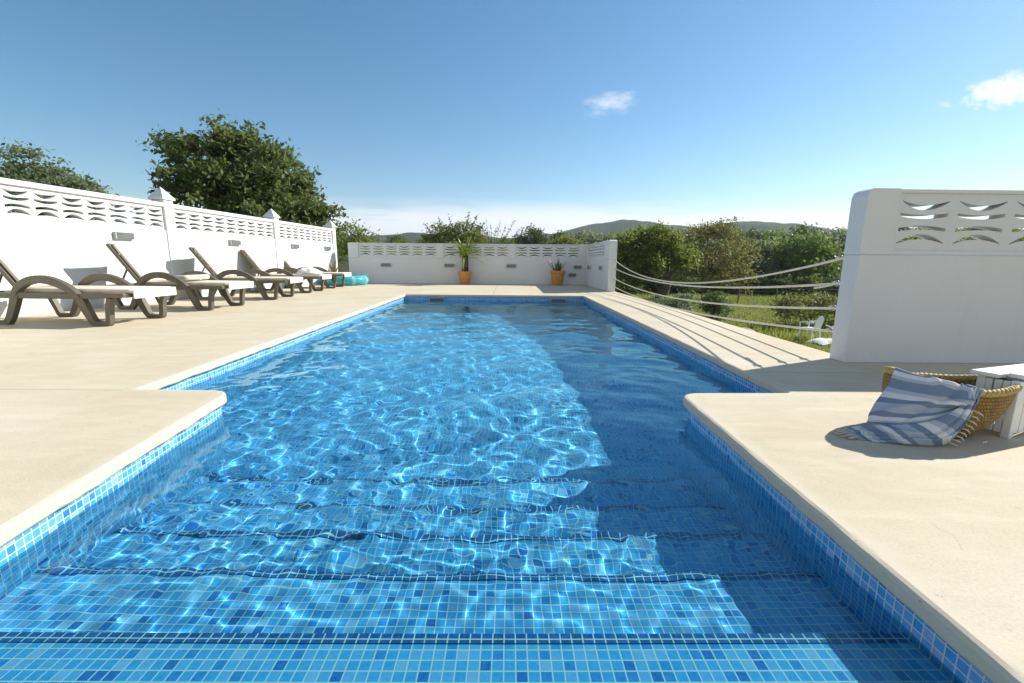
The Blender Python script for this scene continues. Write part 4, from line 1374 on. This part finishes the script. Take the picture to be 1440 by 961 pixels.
def build_meadow():
    # shrubs, stones, chairs, fence, grass
    def bush(name, label, x, y, blobs, leaf, clumps, seed, ls=0.13):
        rg = np.random.default_rng(seed)
        t = thing(name, label, 'shrub', (x, y, gz(x, y)))
        limb_mesh(blobs, 0.05, 0.3, random.Random(seed), twigs=3).build('stem', M['bark'], t, smooth=True)
        co, q = leaf_quads(crown_pts(blobs, clumps, 24, 0.15, rg, 0.35), ls, rg)
        np_mesh('foliage', co, q, M[leaf], t)
    bush('shrub', 'small dark green shrub on the grass under the rope sag', 11.0, 23.5, [(0, 0, 0.75, 0.55, 0.7), (0.2, 0, 0.4, 0.6, 0.5)], 'dark_pine', 110, 71)
    bush('shrub', 'broad dark shrub behind the white garden chairs', 14.6, 21.0, [(-1.0, 0, 0.7, 0.9, 0.75), (0.4, 0.3, 0.8, 1.0, 0.8), (1.7, 0.2, 0.7, 1.0, 0.7), (2.9, 0.4, 0.8, 1.0, 0.8)], 'almond', 330, 72)
    bush('shrub', 'tangled grey shrub by the stones near the leaning trunk', 9.9, 25.4, [(-0.8, 0, 0.5, 0.8, 0.5), (0.4, 0, 0.6, 0.9, 0.6)], 'grey_green', 130, 73)
    # low scrub along the foot of the woodland
    rg = np.random.default_rng(77)
    U = []
    for i, lf in enumerate(('mid_green', 'dark_pine', 'almond')):
        t = thing('shrub', '', 'shrub', (0, 0, 0), 0, 'scrub along the woodland edge')
        bl = [(-0.7, 0, 0.75, 0.9, 0.8), (0.6, 0.1, 0.95, 0.9, 0.9), (0.0, -0.3, 0.6, 1.2, 0.7), (1.3, 0, 0.5, 0.8, 0.6)]
        limb_mesh(bl, 0.05, 0.3, random.Random(80 + i), twigs=2).build('stem', M['bark'], t, smooth=True)
        co, q = leaf_quads(crown_pts(bl, 150, 22, 0.17, rg, 0.4), 0.18, rg)
        np_mesh('foliage', co, q, M[lf], t)
        U.append(t)
    names = ('leafy green scrub bush along the foot of the woodland', 'dark scrub bush along the foot of the woodland', 'olive brown scrub bush along the foot of the woodland')
    first = [True] * 3
    rr = random.Random(15)
    for i in range(26):
        k = rr.randrange(3)
        o = U[k] if first[k] else copy_tree(U[k])
        first[k] = False
        f = i / 25
        x, y = 9.5 + 27 * f + rr.uniform(-.5, .5), 41.5 - 3.0 * f + rr.uniform(-1.5, 1.5)
        o.location = (x, y, gz(x, y) - 0.05); o.rotation_euler = (0, 0, rr.uniform(0, 6.28)); sc = rr.uniform(0.75, 1.25); o.scale = (sc * 1.15, sc * 1.15, sc)
        o['label'] = names[k]
    # stones
    def stone(x, y, sx, sy, sz, seed, label):
        bm = bmesh.new(); bmesh.ops.create_icosphere(bm, subdivisions=3, radius=1)
        rr = random.Random(seed)
        ks = [(Vector((rr.gauss(0, 1), rr.gauss(0, 1), rr.gauss(0, 1))) * 2.2, rr.uniform(0, 6)) for _ in range(7)]
        for v in bm.verts:
            f = 1 + sum(math.sin(v.co.dot(k) + p) for k, p in ks) * 0.05
            v.co = Vector((v.co.x * sx * f, v.co.y * sy * f, max(-0.3, v.co.z) * sz * f))
        me = bpy.data.meshes.new('boulder'); bm.to_mesh(me); bm.free(); me.materials.append(M['rock'])
        o = bpy.data.objects.new('boulder', me); COL.objects.link(o); o.location = (x, y, gz(x, y) + 0.1)
        tag(o, label, 'boulder')
    stone(9.55, 17.6, 0.62, 0.4, 0.42, 1, 'pale flat topped boulder on the grass below the terrace edge')
    stone(9.4, 26.2, 0.9, 0.6, 0.5, 2, 'grey boulder of the pair near the leaning trunk, the larger')
    stone(10.6, 26.6, 0.55, 0.5, 0.36, 3, 'grey boulder of the pair near the leaning trunk, the smaller')
    # white plastic chairs
    c = thing('garden_chair', 'white plastic garden chair standing upright on the grass beyond the ropes', 'chair', (12.15, 17.45, gz(12.15, 17.45)), R(205), group='white chairs in the meadow')
    wp = M['white_plastic']
    rounded_slab(-0.24, 0.24, -0.23, 0.23, 0.41, 0.44, 0.01).build('seat', wp, c, smooth=True, angle=50)
    bk = MB()
    pts = [(0.20 * math.cos(a), 0.20 * math.sin(a)) for a in np.linspace(0, math.pi, 12)]
    outline = [(-0.21, 0.0), (0.21, 0.0)] + [(x * 1.05, 0.26 + y * 1.0) for x, y in pts]
    bk.prism(outline, 'y', 0, 0.018)
    b = bk.build('backrest', wp, c)
    b.location = (0, 0.22, 0.44); b.rotation_euler = (R(-14), 0, 0)
    for (x, y) in ((-0.21, -0.2), (0.21, -0.2), (-0.21, 0.2), (0.21, 0.2)):
        MB().tube([(x, y, 0.42), (x * 1.18, y * 1.2, 0)], [0.028, 0.022], 8).build('leg', wp, c, smooth=True)
    for s in (-1, 1):
        MB().tube([(s * 0.26, -0.2, 0.42), (s * 0.27, -0.19, 0.64), (s * 0.27, 0.05, 0.66), (s * 0.24, 0.25, 0.66)], 0.022, 8).build('armrest', wp, c, smooth=True)
    c.scale = (1.15, 1.15, 1.15)
    d = copy_tree(c)
    d.location = (12.95, 17.6, gz(12.95, 17.6) + 0.30); d.rotation_euler = (R(100), R(8), R(30))
    d['label'] = 'white plastic garden chair tipped on its side beside the upright one'
    tw = crumple('white_cloth', M['canvas_white'], (12.5, 16.9, gz(12.5, 16.9) + 0.02), 0.4, 1.5, 0.7, 0.16, 8, 'crumpled white sheet on the grass in front of the garden chairs', 'sheet')
    # wire fence across the field
    f = thing('wire_fence', 'thin wire fence with wooden posts crossing the field', 'fence', (0, 0, 0))
    P0, P1 = Vector((12.0, 33.5)), Vector((27, 30.5))
    wires = MB()
    n = 7
    tops = []
    for k in range(n):
        p = P0.lerp(P1, k / (n - 1)); z = gz(p.x, p.y)
        MB().tube([(p.x, p.y, z - 0.2), (p.x + 0.02, p.y, z + 1.15)], 0.045, 7).build('post', M['post'], f, smooth=True)
        tops.append((p, z))
    for hgt in (0.25, 0.55, 0.85, 1.08):
        wires.tube([(p.x, p.y - 0.05, z + hgt) for p, z in tops], 0.008, 5)
    wires.build('wire', M['wire'], f, smooth=True)
    # grass blades over the part of the field the opening shows
    rg = np.random.default_rng(5)
    N = 46000
    ang = rg.uniform(0.22, 0.86, N); d = 9.5 + 44 * rg.uniform(size=N) ** 1.25
    x, y = d * np.sin(ang), d * np.cos(ang)
    ok = ~((x < 4.2)); x, y, d = x[ok], y[ok], d[ok]
    dens = np.sin(0.7 * x + 1.3 * np.sin(0.5 * y)) + np.sin(0.9 * y + 0.8 * x)
    z = -2.35 + 0.010 * np.clip(np.hypot(x, y) - 14, 0, None)
    h = rg.uniform(0.07, 0.24, len(x)) * (1 + 0.35 * dens * 0.5)
    a = rg.uniform(0, 6.28, len(x)); w = 0.012 + 0.0009 * d
    lx, ly = rg.normal(0, 0.06, len(x)), rg.normal(0, 0.06, len(x))
    co = np.stack([np.stack([x - w * np.cos(a), y - w * np.sin(a), z - 0.03], -1), np.stack([x + w * np.cos(a), y + w * np.sin(a), z - 0.03], -1),
                   np.stack([x + lx, y + ly, z + h], -1)], 1).reshape(-1, 3)
    g = np_mesh('grass', co, np.arange(len(co)).reshape(-1, 3), M['grass'])
    tag(g, 'short green and straw coloured grass of the meadow below the terrace', None, kind='stuff')


# ------------------------------------------------------------------ light
SUN = Vector((1.72, 0.81, 1.31)).normalized()


def build_light():
    el = math.asin(SUN.z); az = math.atan2(SUN.x, SUN.y)
    L = bpy.data.lights.new('sun', 'SUN'); L.energy = 4.5; L.angle = R(0.5); L.color = (1.0, 0.955, 0.88)
    L.cycles.is_caustics_light = True
    o = bpy.data.objects.new('sun', L); COL.objects.link(o)
    o.rotation_euler = SUN.to_track_quat('Z', 'Y').to_euler()
    o.location = SUN * 40
    w = bpy.data.worlds.new('World'); scene.world = w; w.use_nodes = True
    nt = w.node_tree; n, l = nt.nodes, nt.links
    bg = n['Background']; bg.inputs['Strength'].default_value = 0.078
    sky = n.new('ShaderNodeTexSky'); sky.sky_type = 'NISHITA'; sky.sun_disc = False
    sky.sun_elevation = el; sky.sun_rotation = az
    sky.altitude = 50; sky.air_density = 1.0; sky.dust_density = 0.15; sky.ozone_density = 2.0
    tc = n.new('ShaderNodeTexCoord'); sep = n.new('ShaderNodeSeparateXYZ'); l.new(tc.outputs['Generated'], sep.inputs[0])

    def mt(op, a, b=None, c=None):
        nd = n.new('ShaderNodeMath'); nd.operation = op
        for i, x in enumerate((a, b, c)):
            if x is None: continue
            if isinstance(x, (int, float)): nd.inputs[i].default_value = x
            else: l.new(x, nd.inputs[i])
        return nd.outputs[0]
    yy = mt('MAXIMUM', sep.outputs[1], 0.02)
    u, v = mt('DIVIDE', sep.outputs[0], yy), mt('DIVIDE', sep.outputs[2], yy)
    cmb = n.new('ShaderNodeCombineXYZ'); l.new(u, cmb.inputs[0]); l.new(v, cmb.inputs[1])
    def noise(scale, sx, sy, detail, rough, off=0.0):
        mp = n.new('ShaderNodeMapping'); mp.inputs['Scale'].default_value = (sx, sy, 1); mp.inputs['Location'].default_value = (off, off * 0.7, 0)
        l.new(cmb.outputs[0], mp.inputs['Vector'])
        t = n.new('ShaderNodeTexNoise'); t.inputs['Scale'].default_value = scale; t.inputs['Detail'].default_value = detail; t.inputs['Roughness'].default_value = rough
        l.new(mp.outputs[0], t.inputs['Vector']); return t.outputs['Fac']
    nz = noise(9, 1, 1.7, 8, 0.62)
    def smooth(x, a, b):
        r_ = n.new('ShaderNodeMapRange'); r_.interpolation_type = 'SMOOTHSTEP'; l.new(x, r_.inputs[0])
        r_.inputs[1].default_value, r_.inputs[2].default_value = a, b
        return r_.outputs[0]
    def ell(cu, cv, ru, rv, slope=0.0):
        du = mt('DIVIDE', mt('SUBTRACT', u, cu), ru)
        dv = mt('DIVIDE', mt('SUBTRACT', mt('SUBTRACT', v, cv), mt('MULTIPLY', mt('SUBTRACT', u, cu), slope)), rv)
        return mt('SQRT', mt('ADD', mt('MULTIPLY', du, du), mt('MULTIPLY', dv, dv)))
    nf = noise(30, 1, 1.9, 6, 0.65, 3.3)
    nn = mt('ADD', mt('MULTIPLY', nz, 1.2), mt('MULTIPLY', nf, 0.9))
    c1 = mt('MULTIPLY', smooth(mt('SUBTRACT', nn, mt('MULTIPLY', ell(0.205, 0.328, 0.078, 0.030, 0.12), 0.74)), 0.42, 1.05), 0.58)
    c2 = smooth(mt('SUBTRACT', nn, mt('MULTIPLY', ell(1.12, 0.386, 0.21, 0.045, 0.26), 0.70)), 0.40, 0.88)
    nb = noise(3.2, 1, 9, 6, 0.6, 1.7)
    band = mt('MULTIPLY', smooth(v, 0.145, 0.085), smooth(v, -0.02, 0.03))
    c3 = mt('MULTIPLY', mt('MULTIPLY', smooth(mt('ADD', nb, mt('MULTIPLY', smooth(v, 0.15, 0.05), 0.30)), 0.36, 0.68), band), 0.95)
    tot = mt('MINIMUM', mt('ADD', mt('ADD', c1, c2), c3), 1.0)
    front = smooth(sep.outputs[1], 0.02, 0.1)
    tot = mt('MULTIPLY', tot, front)
    # broken white cloud added behind the camera, out of view, to neutralise blue shade
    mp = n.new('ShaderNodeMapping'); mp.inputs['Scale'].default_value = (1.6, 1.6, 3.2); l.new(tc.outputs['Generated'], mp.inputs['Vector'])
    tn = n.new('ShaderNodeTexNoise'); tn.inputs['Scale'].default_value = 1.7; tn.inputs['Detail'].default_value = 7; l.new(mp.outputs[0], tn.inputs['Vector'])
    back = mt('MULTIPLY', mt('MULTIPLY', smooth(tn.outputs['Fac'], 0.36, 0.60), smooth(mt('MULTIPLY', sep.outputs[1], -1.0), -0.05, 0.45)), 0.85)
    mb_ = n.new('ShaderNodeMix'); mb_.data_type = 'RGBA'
    mx = n.new('ShaderNodeMix'); mx.data_type = 'RGBA'
    hs = n.new('ShaderNodeHueSaturation'); hs.inputs['Saturation'].default_value = 1.25; hs.inputs['Hue'].default_value = 0.492; hs.inputs['Value'].default_value = 1.15
    l.new(sky.outputs[0], hs.inputs['Color'])
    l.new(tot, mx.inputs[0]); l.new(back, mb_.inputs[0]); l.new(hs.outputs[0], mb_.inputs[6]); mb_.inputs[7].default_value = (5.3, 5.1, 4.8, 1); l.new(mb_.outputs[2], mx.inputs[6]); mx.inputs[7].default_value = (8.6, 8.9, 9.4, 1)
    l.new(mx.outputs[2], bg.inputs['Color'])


def build_haze():
    m = bpy.data.materials.new('morning air'); m.use_nodes = True
    nt = m.node_tree; nt.nodes.remove(nt.nodes['Principled BSDF'])
    v = nt.nodes.new('ShaderNodeVolumePrincipled')
    v.inputs['Color'].default_value = (0.86, 0.92, 1.0, 1); v.inputs['Density'].default_value = 0.00021; v.inputs['Anisotropy'].default_value = 0.3
    nt.links.new(v.outputs[0], nt.nodes['Material Output'].inputs['Volume'])
    o = MB().box(-6200, 6200, -6200, 6200, -4.5, 175).build('haze', m)
    o['kind'] = 'stuff'


def settings():
    vs = scene.view_settings
    scene.display_settings.display_device = 'sRGB'
    vs.view_transform = 'Standard'; vs.look = 'None'; vs.gamma = 1; vs.use_curve_mapping = False
    vs.exposure = 0.66
    c = scene.cycles
    c.caustics_refractive = True; c.caustics_reflective = False
    c.max_bounces = 8; c.diffuse_bounces = 3; c.glossy_bounces = 4; c.transmission_bounces = 6; c.transparent_max_bounces = 6
    c.sample_clamp_indirect = 6.0; c.sample_clamp_direct = 0
    c.blur_glossy = 0.3
    c.use_denoising = True
    try: c.denoiser = 'OPENIMAGEDENOISE'
    except Exception: pass


build_camera()
make_materials()
build_terrace()
build_pool()
build_water()
build_walls()
lounge = build_loungers()


def on_lounger(i, lx, ly, z):
    loc, a = lounge[i]
    return (loc.x + lx * math.cos(a) - ly * math.sin(a), loc.y + lx * math.sin(a) + ly * math.cos(a), z), a


p, a = on_lounger(1, -0.72, -0.02, 0.427)
tw = rounded_slab(-0.12, 0.24, -0.26, 0.26, 0.0, 0.075, 0.03).build('folded_towel', M['canvas'], smooth=True, angle=60, loc=p, rot=(0, R(-3), a))
tag(tw, 'thick folded beige towel lying on the second lounger', 'towel')
p, a = on_lounger(3, -0.25, 0.05, 0.426)
crumple('crumpled_towel', M['canvas_white'], p, a + 0.3, 0.5, 0.5, 0.16, 3, 'crumpled white towel on the foot of the fourth lounger', 'towel')
build_pots()
build_ropes()
build_basket()
build_towel()
build_box()
build_ground()
build_hills()
build_trees()
build_meadow()
build_haze()
build_light()
for o in RCV: o.cycles.is_caustics_receiver = True
settings()
